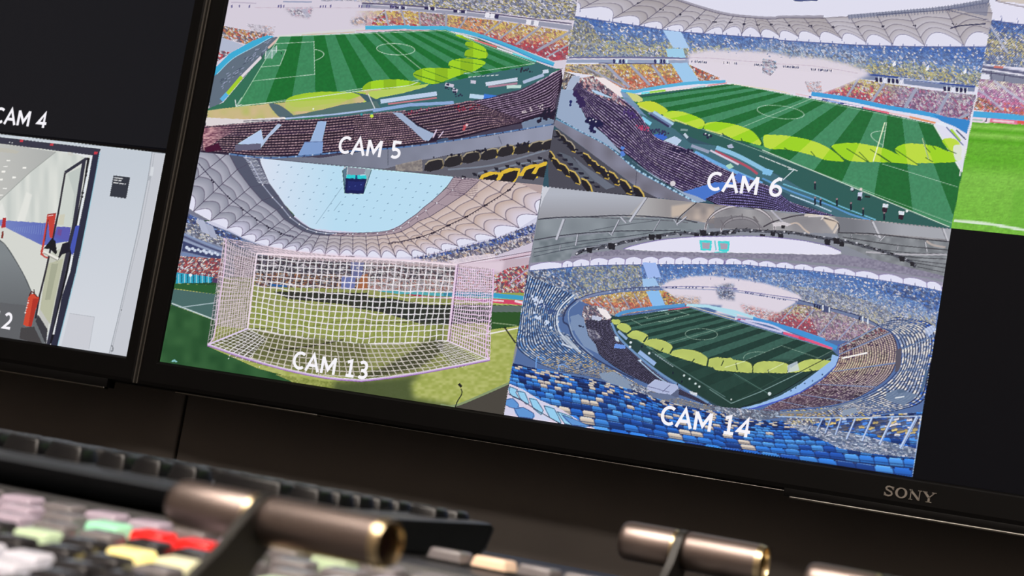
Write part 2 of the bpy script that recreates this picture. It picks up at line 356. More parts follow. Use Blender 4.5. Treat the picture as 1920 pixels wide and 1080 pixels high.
    for i,(x,y) in enumerate(((610,958),(716,938),(836,918),(905,905))):
        poly(zb(x-60,y+20,x-30,y-26,x+10,y-42,x+70,y-40,x+66,y-10,x+40,y+34),(222,184,58)); poly(zb(x-44,y+34,x-20,y-10,x+34,y-28,x+58,y-26,x+48,y+10,x+20,y+44),(38,34,40))
    cheer(zb(280,850)[0],zb(900,750)[0],26,(30,30,46),2,13,2)

def glare(p, soft, c=(224,217,229), a=.97):
    poly(p, c, a, sm=True, soft=soft)
def bowl_roof(tips, outer, c0, c1, arcs=3, rib=(92,88,112)):
    """membrane bays: tips along the lower edge, outer along the ring beam"""
    n = len(tips)-1
    for i in range(n):
        a,b = A_(tips[i]),A_(tips[i+1]); o,p = A_(outer[i]),A_(outer[i+1])
        w = np.hypot(*(b-a)); sg = np.linspace(0,1,10)
        up = ((o+p)/2-(a+b)/2); up = up/np.hypot(*up)
        low = [tuple(a+(b-a)*s+up*w*.38*(1-(2*s-1)**2)) for s in sg]
        top = [tuple(o+(p-o)*s) for s in sg]
        def shd(s,t,X,Y,i=i):
            g = t*arcs; fr = g-np.floor(g)
            c = mix(col(c0,s),col(c1,s),.5*hsh(i,1,2)+.35*fr+.3*t)
            c = mix(c,col(rib,s),(np.abs(fr-.5)>.5-.5*arcs/ max(8,np.hypot(*up*1)*20))*.0)
            return mix(c,col((86,80,104),s),np.clip(1-np.abs(fr-.06)*9,0,1)*.55), None
        loft([top,low], shd, sm=False, even=True)
        line([tuple(a),tuple(o)],1.2,rib,.9); line(low,1.1,(120,116,150),.8)
def paint6():
    setclip(T6)
    poly(T6,(224,223,240)); poly([(1000,150),(1180,190),(1370,190),(1800,330),(1810,460),(980,380)],(52,84,100))
    poly([(1080,-330),(1940,-330),(1880,-60),(1500,-20),(1100,-70)],(214,214,230))
    poly(ze(210,-10,430,-10,400,8,240,12),(70,80,130))
    # roof bays
    tips = zc(200,20,262,78,536,160,762,215,955,246,1135,266,1302,286,1465,272,1625,290,1785,296)+ze(125,265,266,272,422,278,585,288,760,312,957,328,1192,336,1482,338,1760,330)
    out = zc(240,-90,600,-90,900,-60,1060,-8,1200,40,1330,78,1450,112,1560,132,1660,146)+ze(-60,127,20,128,150,130,300,131,455,131,640,122,838,108,1065,92,1350,72,1660,10)
    bowl_roof(tips,out,(158,150,152),(196,192,204),4)
    for x in range(len(tips)-1):
        a,b = A_(tips[x]),A_(tips[x+1]); m = (a+b)/2; o = (A_(out[x])+A_(out[x+1]))/2
        cheer(a*.4+A_(out[x])*.6-A_([2,0]),a*.4+A_(out[x])*.6+A_([5,1]),5,(34,34,60),1.1,x,1.2)
        line([tuple(b),tuple(b+A_([0,(ze(0,12)[0][1]) if x>8 else 5]))],1.2,(96,100,150))
    strip(zc(1060,-10,1300,66,1500,118,1700,142,1890,152)+ze(150,124,450,122),4,(160,156,172)); strip(zc(1060,-2,1300,78,1500,130,1700,152,1890,164)+ze(150,134,450,136),1.2,(96,90,112))
    strip(ze(630,124,850,106,1060,88,1340,62,1660,8),7,(138,142,164)); 
    for i in range(46):
        t=i/45.; p=res(ze(630,128,850,110,1060,92,1340,68,1660,20),46)[i]; line([(p[0],p[1]-4-3*t),(p[0]+2,p[1]+4+4*t)],1,(92,98,126))
    strip(ze(840,112,1060,94,1340,74,1660,22),1.3,(80,84,112)); strip(ze(1350,72,1660,150),1.4,(90,92,120))
    poly(ze(1360,60,1660,10,1650,120,1540,100),(110,116,144),.6)
    strip(ze(1380,210,1460,190,1640,176),2.2,(40,44,80)); 
    # upper stand
    sel = lambda X,Y: np.clip((Y-(34+(X-1080)*.10+np.where(X>1450,-6,0)))/62,0,1)
    top = zc(214,140,500,184,760,222,950,252,1120,272,1500,300,1890,328)+ze(150,300,450,318,760,335,1200,345,1640,346)
    bot = ze(1600,640,1300,600,1000,575,680,560,0,500)+zc(1180,500,600,480,150,480)
    poly(top+bot, seats([(58,104,190),(92,130,196),(110,146,206),(170,176,150),(196,184,116),(160,170,180)],k=21,ang=.7,sel=sel,dark=(56,70,110),dk=.2))
    poly(zc(200,150,330,180,460,360,160,480,150,300), seats([(170,170,140),(196,180,110),(130,140,170)],k=22,ang=.9),.8)
    poly(ze(-60,310,450,340,760,380,760,500,500,440,0,400), seats([(130,170,226),(196,216,240),(110,150,214),(226,226,240)],k=23,ang=.8),.75,soft=14)
    strip(top,2,(80,92,150),.8)
    for i in range(36):
        p = res(top,36)[i]; line([(p[0],p[1]-4),(p[0],p[1]+1)],1.5,(92,104,160))
    strip(zc(160,370,520,376,800,400,960,420),2,(150,160,180),.6)
    # lower tiers
    sel2 = lambda X,Y: np.clip((Y-120)/46,0,1)
    poly(zc(140,545,1170,538,1440,670,1100,700,700,765,560,730,380,640,120,600), seats([YEL,(232,200,110),(226,150,90),(214,96,72),(230,160,130)],k=24,ang=.8,sel=sel2,dark=(110,80,70)))
    poly(zc(120,560,480,545,640,720,380,640,200,600), seats([(180,178,150),(206,190,130),(226,200,190),(150,150,160)],k=25,ang=.7),.85)
    sel3 = lambda X,Y: np.clip((Y-(148+(X-1600)*.12))/44,0,1)
    sr = ze(440,685,560,640,700,580,900,612,1150,650,1400,690,1570,700,1510,935,1400,895,1200,830,1000,792,800,748)
    poly(sr, seats([(206,198,120),(222,196,130),(214,90,100),(196,60,80)],k=26,ang=.8,sel=sel3,dark=(90,60,80)))
    poly(ze(860,620,1570,700,1510,935,1270,860,1045,792,830,750), seats([(206,204,214),(196,170,200),(170,90,140),(150,140,180)],k=27,ang=.8,dark=(70,56,90)), lambda X,Y: np.clip((X-1640)/60,0,.85))
    poly(ze(1420,890,1510,840,1508,935), seats([(60,30,40),(226,150,110),(200,80,90)],k=28))
    for z,a,w in ((zc,(478,548,680,742),5),(zc,(685,548,852,722),5),(zc,(868,548,992,712),4.5),(ze,(705,580,620,712),4),(ze,(895,612,800,752),5),(ze,(1132,650,1046,792),6),(ze,(1368,690,1272,862),6),(ze,(1520,838,1400,893),5),(zc,(300,560,640,740),3)): strip(z(*a),w,(158,162,186))
    # facade bands
    strip(zc(140,512,700,512,1180,518),9,(150,162,190)); strip(zc(170,488,700,486,1180,492),3,(110,110,150)); strip(zc(160,500,560,500,1150,505),2,(222,214,226)); strip(zc(420,535,700,538,1020,540),2,(90,90,130))
    for a,b in ((540,690),(885,1035)):
        for j in range(int((b-a)/26)): poly(zc(a+j*26,502,a+j*26+18,502,a+j*26+18,536,a+j*26,534),(40,44,96) if j%3!=1 else (200,226,240))
    strip(ze(670,560,860,580,1100,610,1340,640,1560,662),8,(124,136,168)); strip(ze(740,545,1000,572,1300,612,1560,640),3.4,(56,80,150)); strip(ze(1000,572,1300,610),1.6,(196,206,226))
    for a,b,y in ((830,1040,588),(1330,1530,655)):
        for j in range(int((b-a)/30)):
            yy = y+(j*30)*.09; poly(ze(a+j*30,yy-18,a+j*30+20,yy-16,a+j*30+19,yy+16,a+j*30,yy+14),(34,34,80) if j%4!=2 else (226,226,240)); line(ze(a+j*30+24,yy-20,a+j*30+24,yy+24),1.6,(220,222,240))
    # the washed out middle of the stand
    g = zc(1170,500,1180,450,1350,420,1700,430,1890,445)+ze(200,415,420,425,620,470,760,520,800,548,700,590,560,650,440,690,200,690,0,680)+zc(1500,700,1330,610,1200,545)
    poly(g,(223,214,226),.97,soft=7)
    for i in range(5):
        a,b,y = ((1200,1340,520),(1470,1600,530),(1730,1850,548),(1960,2110,562),(2210,2390,588))[i]
        for j in range(int((b-a)/15)):
            if hsh(j,i,5)<.75: poly(zc(a+j*15,y-9+j,a+j*15+9,y-9+j,a+j*15+9,y+10+j,a+j*15,y+8+j),(64,66,110))
    strip(zc(1180,488,1400,496)+ze(110,470,400,490,700,540),1,(190,170,190),.7)
    poly(ze(0,430,100,450,110,500,60,560,0,540), seats([(150,180,214),(226,220,230),(196,170,190)],k=29),.8)
    poly(zc(1190,550,1440,660,1380,680,1270,685), seats([ORG,(214,140,80),(214,90,70),(235,190,170)],k=30,ang=.8)); poly(ze(310,600,430,600,440,690,340,680), seats([LAV,LAV,LAV,(226,130,110)],k=31),.5)
    cheer(zc(1300,440)[0],ze(440,430)[0],14,(110,130,170),.9,31,3)
    # pale blue stairs
    poly(zc(960,256,1112,270,1186,410,1046,404),(172,204,240)); poly(zc(985,412,1130,412,1152,490,1000,480),(160,206,234)); poly(zc(1030,536,1165,530,1270,686,1134,700),(160,202,238))
    for p in ((965,470),(1210,500),(1485,525)): poly(ze(p[0]-8,p[1],p[0]+12,p[1]-25,p[0]+14,p[1]+12,p[0]-10,p[1]+22),(236,236,246))
    # left bowl corner
    poly(zc(240,700,260,660,380,640,560,720,660,780,640,860,500,800,330,740), seats([(236,190,180),(190,110,120),(240,226,226),(120,70,90)],k=32,ang=.9))
    poly(zc(380,650,470,660,600,740,650,800,640,850,560,790,440,700),(240,228,230)); poly(zc(120,600,230,640,200,760,120,760,110,700), seats([(60,50,60),(196,180,150),(150,130,120)],k=33,ang=-.9))
    poly(zc(200,640,260,645,250,760,140,770,160,700),(170,182,206))
    # cyan boards
    strip(zc(610,770,720,775,860,750,1160,706,1490,690),6,(88,178,220)); strip(zc(780,790,850,784),4,(90,220,236)); strip(zc(850,782,985,766),4.5,(156,214,70)); strip(zc(985,768,1200,740,1340,722),3.6,(232,214,226)); strip(zc(1200,748,1320,730),3.5,(150,206,214)); strip(zc(1340,722,1500,702),2,(226,140,150))
    strip(ze(360,690,620,728,900,786,1160,830,1320,868,1500,940),8,(62,158,218)); strip(ze(240,690,380,716,560,748),2.5,(226,196,206)); strip(zc(1540,712,1890,760)+ze(200,690),1.6,(228,214,190))
    strip(ze(340,712,560,756,740,792),3,(70,84,150)); strip(ze(360,715,440,730),3,(226,226,236)); strip(ze(480,740,570,756),2.4,(150,180,230)); strip(ze(600,768,730,790),3.2,(226,214,236)); strip(ze(740,795,930,832),4,(224,110,130)); strip(ze(930,832,1080,860),3.6,(232,200,206)); strip(ze(1080,860,1270,905),3.6,(228,150,110)); strip(ze(1280,906,1350,925),3.6,(230,236,246))
    poly(zf(1230,60,1500,100,1480,200,1400,150,1290,105),(50,134,204)); strip(zf(1280,112,1360,150,1440,215,1480,240),4,(226,232,246)); strip(zf(1362,165,1430,250),4.5,(170,214,60)); strip(zf(1330,150,1460,290),2,(70,90,150)); strip(zf(1400,170,1470,240),2.5,(50,60,110))
    # field
    poly(zc(640,780,760,800,1500,712)+zf(700,8,1240,128,1430,460,1345,875,1200,900,500,800,200,540,-200,330)+zd(1300,300,900,140,760,60),(44,92,88))
    H = homog([(0,68),(52.5,68),(105,68),(52.5,0),(52.5,34),(105,0)],[(1372,159),(1521.5,185),(1751,234),(1353,251),(1465,207),(1888,470)])
    nl = hmap(H,0,0)
    pitch(H,[(1195,184),(1372,158),(1430,168),(1545,190),(1752,234),(1830,370),(1800,440),(1780,426),(1560,335),(1430,281),(1353,250),(nl[0],nl[1])],(28,106,52),(66,138,98),19,1.2,ph=0,sides=(0,0),la=.55)
    line([hmap(H,88.5,y) for y in range(14,58,4)],1.4,(210,228,210),.7); line([hmap(H,94-9.15*np.cos(t),34+9.15*np.sin(t)) for t in np.linspace(-.92,.92,16)],1.2,(200,222,205),.7); line([hmap(H,x,13.8) for x in range(89,106,4)],1.2,(200,222,205),.6)
    line([(1751,234),(1801,319),(1800,330)],2,(226,240,230)); line([(1430,281.7),(1559.6,334.8),(1780,425.6)],1.6,(200,220,205))
    def sunp(p,k=0):
        Hi = np.linalg.inv(H)
        def f(X,Y):
            x,y = hmap(Hi,X,Y); st = np.floor(x/105*19).astype(int)%2
            return np.where((st==0)[...,None],np.array((158,212,36.)),np.array((190,220,66.)))
        poly(p,f,1,sm=True)
    sunp(zf(8,215,60,206,180,212,330,240,440,280,520,330,590,395,450,385,350,350,180,312,30,298)); sunp(zf(500,290,560,268,680,265,800,285,900,310,1000,360,1130,425,1000,410,800,400,640,395,560,350))
    sunp(zf(960,320,1000,280,1080,268,1240,285,1330,320,1400,340,1440,370,1400,398,1200,410,1060,400)); sunp(zf(1300,250,1340,230,1400,240,1440,300,1420,390,1360,330))
    poly(zf(1390,280,1470,290,1450,380,1400,390,1380,330),(228,230,236),.85,sm=True)
    line(zd(1312,128,1300,190),4,(34,96,48)); line(zd(1775,270,1800,330),5,(34,96,48)); line(zd(1000,936,940,975) if False else zc(1000,930,940,975),3.4,(44,104,70))
    for a in ((490,285,600,400),(610,305,760,400),(700,330,770,402),(780,310,930,410),(950,305,1130,425),(840,345,930,405),(160,300,190,320),(350,325,380,360),(1170,285,1210,330),(1230,285,1250,310),(1180,370,1230,400),(1160,230,1200,380),(1330,310,1400,340)): line(zf(*a),1.6,(44,96,40))
    line(zf(885,115,800,400),2,(236,244,200)); line(zf(1156,230,1200,380),1.6,(230,240,200),.7)
    sunp(zd(1310,170,1330,140,1420,130,1560,150,1700,200,1770,270,1780,325,1640,290,1580,285,1460,232,1320,196)); sunp(zd(960,70,1010,42,1100,40,1230,80,1310,130,1280,190,1160,150,1060,120))
    poly(zc(745,880,800,858,880,860,960,900,1000,940,930,970,850,945),(196,214,60),sm=True); poly(zc(640,800,660,782,740,800,790,840,770,860,700,850),(206,210,130),sm=True)
    sunp(zd(1810,270,1830,248,1900,240,1950,280,1960,350,1900,356,1820,340)); 
    for z,a in ((zc,(760,900,860,950)),(zd,(960,80,1060,125)),(zd,(1060,110,1160,150)),(zd,(1320,195,1460,235))): line(z(*a),2.4,(206,214,130))
    line(zd(1460,225,1475,240),1.6,(40,60,40)); line(zd(1620,270,1630,290),1.6,(40,60,40))
    # benches and touchline furniture
    poly(zc(600,770,660,790,800,960,900,1050,1100,1180,1000,1140,760,980,640,860),(120,150,186),.9)
    poly(zd(770,60,1060,190,1190,310,1400,330,1890,560)+zf(190,540,500,720,820,830,500,790,100,590,0,530)+zd(1500,560,1180,370,900,260,760,130),(66,108,122))
    poly(zd(830,55,900,40,1050,145,1020,180,960,150),(108,128,168)); strip(zd(880,45,1050,150),5,(170,206,230)); strip(zd(850,70,1010,170),4,(50,50,90))
    strip(zd(780,95,860,150),7,(130,206,236)); poly(zd(870,240,960,290,1000,260,960,220),(60,104,200)); poly(zd(960,290,1060,250,1120,285,1080,330),(186,206,234))
    strip(zd(1410,345,1600,420,1860,560),8,(140,194,226)); strip(zd(1400,375,1660,500,1760,570),4.5,(176,80,100)); strip(zd(1360,370,1600,490),3.5,(214,206,226)); strip(zd(1230,385,1480,510,1800,650),6,(110,170,226)); strip(zd(1200,330,1350,385),6,(150,160,186))
    poly(zf(0,440,80,465,60,500,0,490),(130,190,232)); poly(zd(1490,500,1530,480,1560,510,1520,530),(170,214,190))
    for i in range(7): line(zf(20+i*40-40,370+i*16-14,52+i*40-40,384+i*16-14),1.6,(214,224,226))
    line(zf(190,452,226,460,150,530),1.6,(200,214,220)); strip(zf(150,560,400,650,560,720,820,820),2.4,(110,180,206)); strip(zf(0,520,200,610,500,720,640,780,780,820),3,(90,150,206)); strip(zf(200,640,360,700,500,760),2,(190,214,236))
    dots(zd(1330,240,1310,235,1365,250,1340,262),2.6,(36,40,70)); dots(zd(1320,230,1350,240),1.4,(220,220,236)); poly(zd(1500,330,1540,315,1560,350,1520,355),(170,180,206)); strip(zd(1140,230,1170,265),5,(190,206,220)); strip(zd(1110,195,1170,200),4,(120,150,150))
    # dark stand of rows
    bs,hi = (32,23,54),(178,160,200)
    Ac = zc(240,700,520,780,700,900)+zd(780,90,900,260,1180,370,1500,540,1890,690)+zf(200,690,520,790)
    Bc = zc(200,760,240,860,300,980)+zd(330,140,500,300,700,440,900,600,1130,720,1360,790,1890,880)+zf(250,850,560,830)
    poly(Ac+Bc[::-1],bs)
    loft([Ac,Bc], rowsh(17,130,bs,hi,11,frac=.30,brk=.06,hi2=(120,100,146)))
    poly(zc(250,690,420,700,560,790,660,900,500,850,300,760), seats([(240,190,186),(120,70,90),(226,160,160),(60,40,70)],k=34,ang=.95,sx=5,sy=2.6),.8)
    poly(zc(350,760,400,765,530,825,520,830,400,795),(178,206,236))
    poly(zd(1130,720,1400,640,1600,640,1480,720,1330,790,1240,800),(72,118,204)); poly(zd(1560,590,1600,560,1700,610,1680,660,1600,650),(80,120,206))
    loft([zd(1400,740,1500,690,1620,640,1900,720)+zf(250,720,500,790), zd(1320,780,1360,800,1500,850,1900,880)+zf(250,860,500,830)], rowsh(9,60,(30,24,52),(130,120,180),12))
    # walkway, parapet
    poly(zc(100,755,200,760,300,980)+zd(330,130,470,240,640,420,900,600,1130,720,1250,760,1330,800,1240,812,1060,690,830,545,500,330,250,200,60,90),(152,170,198))
    poly(zd(60,100,250,200,500,330,740,540,1000,690,1250,815,1100,792,900,770,730,675,430,450,80,190,40,160), lambda X,Y: mix(col((110,108,122),X),col((140,142,164),X),vnoise(X,Y,22)))
    strip(zd(60,105,250,205,500,335,740,535,1000,680,1245,812),2.2,(100,150,186))
    for i,p in enumerate(res(zd(90,110,250,200,500,335,740,535,1000,680,1245,812),70)): dots([p],1.1+(.9 if i>34 and i%3 else 0),(50,60,100) if i%3==0 else (170,206,232))
    line(zd(740,545,730,680),1.2,(80,80,96))
    # close seats lower left
    poly(zd(30,200,80,195,430,450,730,680,920,775,0,700,-20,300),(74,74,86))
    poly(zd(200,420,300,500,560,680,480,700,300,560),(104,110,126)); poly(zd(80,380,180,420,400,640,300,640),(90,96,110))
    for (x,y,s) in ((75,225,.6),(120,270,.8),(180,330,1),(320,440,1.1),(385,500,1.15),(455,550,1.15),(540,600,1.2),(640,670,1.3),(750,725,1.3),(10,410,1),(60,480,1.1),(130,530,1.15),(210,590,1.2),(310,660,1.2)):
        poly(zd(x-34*s,y-40*s,x-5*s,y-38*s,x+34*s,y+5*s,x+42*s,y+52*s,x+10*s,y+50*s,x-25*s,y+5*s),(32,30,38)); line(zd(x-30*s,y-44*s,x+6*s,y-30*s,x+34*s,y+8*s,x+46*s,y+50*s),2.2*s,(206,178,96) if y>330 else (170,160,140)); line(zd(x+10*s,y+46*s,x+44*s,y+58*s),1.8,(190,160,70))
    for i in range(20):
        x = 30+i*38; y = 250+i*28; poly(zd(x,y,x+60,y-6,x+66,y+10,x+20,y+14),(30,30,46))
    for i in range(8):
        x = 60+i*45; y = 410+i*38; poly(zd(x,y-10,x+50,y-8,x+56,y+12,x+20,y+12),(34,34,52))
    # people
    cheer(zd(330,120)[0],zd(440,160)[0],40,(28,28,70),3,41,5); cheer(zd(350,160)[0],zd(380,220)[0],14,(30,30,76),2.4,42,3); dots(zd(345,118,372,110,395,128),1.4,(214,210,226))
    cheer(zd(620,340)[0],zd(622,420)[0],12,(86,130,214),2.6,43,1.6); dots(zd(625,330),1.6,(40,30,50)); cheer(zc(175,850)[0],zc(185,890)[0],8,(30,40,100),2,44,1.6); dots(zd(1044,650),5,(214,208,214))
    cheer(zc(220,790)[0],zc(290,900)[0],40,(50,36,84),2.4,45,5); cheer(zc(640,940)[0],zc(740,1000)[0],40,(70,50,110),1.8,46,6); cheer(zd(740,170)[0],zd(850,190)[0],30,(190,70,110),1,47,5); cheer(zd(870,190)[0],zd(1000,240)[0],24,(50,50,90),1.6,48,4); cheer(zd(1020,360)[0],zd(1200,380)[0],24,(36,30,66),1.8,49,4)
    for z,p in ((zf,(380,580)),(zf,(380,690)),(zf,(420,700)),(zf,(538,700)),(zf,(640,730)),(zf,(728,770)),(zf,(880,800))): x,y=p; line(z(x,y-26,x,y+22),3.4,(22,28,48)); dots(z(x,y-32),1.7,(150,120,130))
    line(zf(645,590,660,612),6,(40,46,60)); dots(zf(648,597),3,(190,200,210)); line(zf(706,620,704,665),8,(200,206,232)); line(zf(704,650,698,680),7,(30,26,50)); dots(zf(712,598),2.6,(230,210,210)); line(zf(740,650,780,655),3.5,(30,40,44))
    for x,y in ((888,720),(1004,772)): poly(zf(x-18,y-18,x+22,y-12,x+20,y+14,x-20,y+8),(214,224,236)); poly(zf(x-20,y+8,x+18,y+14,x+10,y+50,x-22,y+40),(46,26,44))
    dots(zf(1044,756),2.4,(236,240,240))
T13 = A_([(375,288),(1017.8,349.5),(944.7,778.6),(303.3,678)])
T14 = A_([(1017.8,349.5),(1784,429.5),(1711.1,894.2),(944.7,778.6)])
T7 = A_([(1930,-330),(2760,-330),(2700,560),(1784,429.5)])
T12 = A_([(-400,205),(311,288),(238,676),(-480,565)])
def paint13():
    setclip(T13+A_([(-2,-2),(1,-2),(0,3),(-3,3)]))
    poly(T13+A_([(-6,-3),(6,-3),(6,8),(-6,8)]),(40,78,46)); poly(zh(900,150,1760,250,1760,700,900,600),(180,160,160)); poly(zg(100,0,900,60,900,600,100,600),(120,122,142)); poly([(300,420),(1010,380),(1010,520),(300,520)],(206,206,228)); poly([(420,520),(1010,520),(1010,800),(390,720)],(150,160,80))
    # sky with rope net knots
    poly(zg(840,40,880,240,900,300,1150,570,1280,670,1710,705)+zh(380,695,560,612,760,455,960,240,900,130)+zg(1710,100), lambda X,Y: mix(col((222,226,242),X),col((186,222,243),X),np.clip((X-470)/160,0,1)))
    for i in range(19):
        for j in range(9):
            x = 1000+i*88+j*-28+(i*3.); y = 130+j*62+i*12
            p = zg(x+18*hsh(i,j,1),y+14*hsh(i,j,2))[0]
            if (p[0]-660)**2/250**2+(p[1]-300)**2/118**2 < 1: line([p,(p[0]+2,p[1]-.8)],1.2,(92,122,150),.8)
    line(zg(1540,320,1320,630),.9,(140,170,190)); line(zh(0,440,-60,520),.9,(140,170,190))
    # hanging screen cube
    poly(zh(20,155,70,150,60,215,20,225),(180,186,196)); poly(zh(60,150,205,165,200,215,55,220),(140,140,158)); poly(zh(205,165,262,170,225,260,205,300),(150,170,180))
    poly(zh(10,180,30,380,45,240,52,150),(90,120,140)); line(zh(14,180,34,370),1.2,(40,70,80)); line(zh(258,175,190,372),1.2,(40,90,100))
    poly(zh(48,215,214,222,214,250,46,246),(44,206,214)); poly(zh(120,218,140,218,140,248,120,248),(30,80,130)); poly(zh(38,246,218,250,190,378,34,374),(24,30,84)); poly(zh(60,270,200,275,178,350,52,345),(34,44,112),.8); dots(zh(72,318,120,310,170,300),.7,(90,110,190))
    # roof
    tips = zg(-60,250,120,400,285,525,430,605,570,668,690,735,805,780,920,815,1035,845,1150,868,1270,885,1395,895,1515,905)+zh(100,890,220,905,340,915,465,915,600,905,725,890,855,855,990,820,1145,775,1310,745,1505,665,1670,560,1760,420)
    pan = zg(440,-40,580,30,655,172,765,320,865,432,985,512,1050,590,1140,650,1210,690,1290,715,1350,725,1430,728,1530,730,1640,728)[0:13]+zh(100,735,210,735,305,730,385,722,450,712,510,695,590,655,650,610,750,570,890,480,1040,380,1170,262,1330,190)
    inn = zg(560,-40,710,30,835,85,925,290,1000,392,1060,480,1130,570,1200,625,1265,665,1340,690,1430,702,1520,706,1620,708)+zh(100,708,215,704,310,700,385,690,440,675,500,645,560,600,640,545,700,490,765,440,890,325,950,235,1000,190)
    n = min(len(tips),len(pan),len(inn)); tips,pan,inn = tips[:n],pan[:n],inn[:n]
    for i in range(n-1):
        u = i/(n-1.)
        base = mix(A_((140,142,158)),A_((194,172,164)),np.array(np.clip((u-.3)*3,0,1)))
        lite = mix(A_((184,184,198)),A_((214,198,196)),np.array(np.clip((u-.3)*3,0,1)))
        a,b = A_(tips[i]),A_(tips[i+1]); o,p = A_(pan[i]),A_(pan[i+1]); up = (o+p)/2-(a+b)/2; hh = np.hypot(*up); up = up/hh; w = np.hypot(*(b-a))
        sg = np.linspace(0,1,12); ar = 1-(2*sg-1)**2
        low = [tuple(a+(b-a)*s+up*min(w*.5,hh*.3)*q) for s,q in zip(sg,ar)]
        rim = [tuple(a+(b-a)*s+up*0.0*q) for s,q in zip(sg,ar)]
        top = [tuple(o+(p-o)*s) for s in sg]
        poly(rim+low[::-1],(226,226,244))
        na = 5 if hh > 60 else 4
        def shd(s,t,X,Y,base=base,lite=lite,u=u,na=na):
            g = t**.85*na; fr = g-np.floor(g)
            c = mix(np.broadcast_to(base,s.shape+(3,)),np.broadcast_to(lite,s.shape+(3,)),fr*.9)
            if u > .15: c = mix(c,col((216,212,240),s),np.clip((t-.6)*2.2,0,1)*.7)
            c = mix(c,col((84,74,96),s),np.clip(1-np.minimum(fr,1-fr)*na*3.4*(.75 if na==5 else .5),0,1)*.7)
            return c,None
        loft([top,low],shd,sm=False)
        line(low,1,(130,120,150)); line([tuple(a),tuple(o),inn[i]],1.2,(74,66,90))
        poly([pan[i],pan[i+1],inn[i+1],inn[i]], (84,88,108) if u < .42 else (168,150,160))
        line([pan[i],pan[i+1]],1.1,(80,72,96)); q = .35; m0 = A_(inn[i])*(1-q)+A_(pan[i])*q; m1 = A_(inn[i+1])*(1-q)+A_(pan[i+1])*q
        line([tuple(m0),tuple(m1)],1.4 if u<.6 else 1,(170,176,200) if u<.42 else (110,94,112)); line([inn[i],inn[i+1]],1.2,(90,84,110)); dots([tuple(m0)],1.3,(226,226,240))
    for i in range(16):
        t = i/16.; x = 720+120*t; y = 70+225*t; line(zg(x,y,x+95,y+12),1,(196,200,220))
    for i in range(9):
        y = 255+i*16; line(zh(935-i*6,y,1000,y+10,1060,y,1150,y+16),.9,(110,90,104),.8)
    mid = zg(330,120,440,250,570,395,690,495,800,580,900,645,1000,695,1080,730,1160,745)
    strip(mid,1.4,(60,56,84)); md = res(smooth(mid),42)
    for i in range(42): line([tuple(md[i]),(md[i][0]-2.5,md[i][1]-1.5)],1.1,(50,46,72))
    for p in ((440,262),(575,398),(690,496),(806,582),(905,648),(1010,700)): dots(zg(p[0],p[1],p[0]+14,p[1]+16),1.7,(30,28,48))
    mid = zh(1480,270,1415,345,1220,470,1060,568,910,640,775,705,650,745,500,780,400,795)
    strip(mid,1.6,(60,48,66)); md = res(smooth(mid),46)
    for i in range(46): line([tuple(md[i]),(md[i][0]+1,md[i][1]+2)],1,(50,40,60))
    for p in ((1415,345),(1222,470),(1058,568),(910,640),(775,705),(650,745)): dots(zh(p[0]-8,p[1]+4,p[0]+8,p[1]),1.9,(40,32,50))
    # left stands
    poly(zg(240,540,300,560,440,640,580,690,700,750,800,790,920,830,920,1080,130,1080,180,800),(120,130,160))
    poly(zg(235,540,290,570,440,640,700,755,700,820,480,760,220,620), seats([(56,90,170),(50,70,140),(120,150,210),(34,44,90)],k=51,ang=.6))
    poly(zg(215,620,340,640,560,760,545,830,205,720), seats([(190,196,214),(150,158,180),(90,100,130),(214,206,190)],k=52,ang=.6)); poly(zg(310,590,370,600,470,740,360,700),(178,184,208)); poly(zg(380,620,450,650,490,760,430,740),(168,174,198))
    strip(zg(200,712,380,790,560,860),3.2,(134,150,186)); strip(zg(200,735,380,815,560,880),3,(78,84,120)); strip(zg(190,760,560,905),3.4,(148,160,190)); poly(zg(200,775,560,920,550,945,190,860),(62,70,110))
    for i in range(6): dots(zg(230+i*48,830+i*9,250+i*48,845+i*9),3.2-.3*(i%3),(206,216,236))
    poly(zg(185,870,550,940,545,990,180,920),(116,136,176)); poly(zg(175,900,540,970,535,1080,150,1045), seats([(160,56,66),(196,90,84),(130,44,60),(232,206,206),(230,190,150)],k=53,ang=-.5))
    poly(zi(165,0,470,20,460,160,150,110), seats([(170,60,66),(206,110,90),(140,48,60),(232,200,190)],k=54,ang=-.5)); line(zi(290,30,330,100),2,(90,60,90))
    poly(zi(155,112,400,145,395,180,145,185),(44,160,190)); 
    for i in range(12): x=165+i*20; line(zi(x,125,x,180),1.6,(24,60,96) if i%2 else (160,210,226))
    dots(zi(245,130),3,(236,240,244)); poly(zi(390,150,450,155,450,185,390,180),(80,60,96))
    # right stands
    poly(zh(600,915,1000,830,1310,750,1660,615,1640,900,1000,1080,600,1080),(206,196,214))
    poly(zh(600,918,860,870,1320,750,1660,615,1650,700,1300,830,900,930,700,930), seats([(40,70,160),(60,100,190),(150,160,206),(30,40,96),(196,200,220)],k=55,ang=.8))
    poly(zh(700,925,1300,815,1645,700,1640,780,1300,900,900,980,600,960), seats([(210,200,206),(150,140,160),(90,84,116),(206,180,160)],k=56,ang=.8)); poly(zh(900,940,1100,900,1300,880,1300,950,1000,990),(234,220,230),.8)
    top = zh(600,920,1000,835,1310,760,1660,625)
    for p in res(top,24): line([(p[0],p[1]-3),(p[0],p[1]+2)],1.3,(90,84,120))
    strip(zh(960,985,1300,940,1610,870),4.5,(214,190,206)); strip(zh(960,975,1610,862),1.2,(96,70,90)); strip(zh(1000,1000,1610,890),1.3,(110,70,90)); poly(zh(1380,960,1600,910,1590,990,1380,1000),(150,146,164))
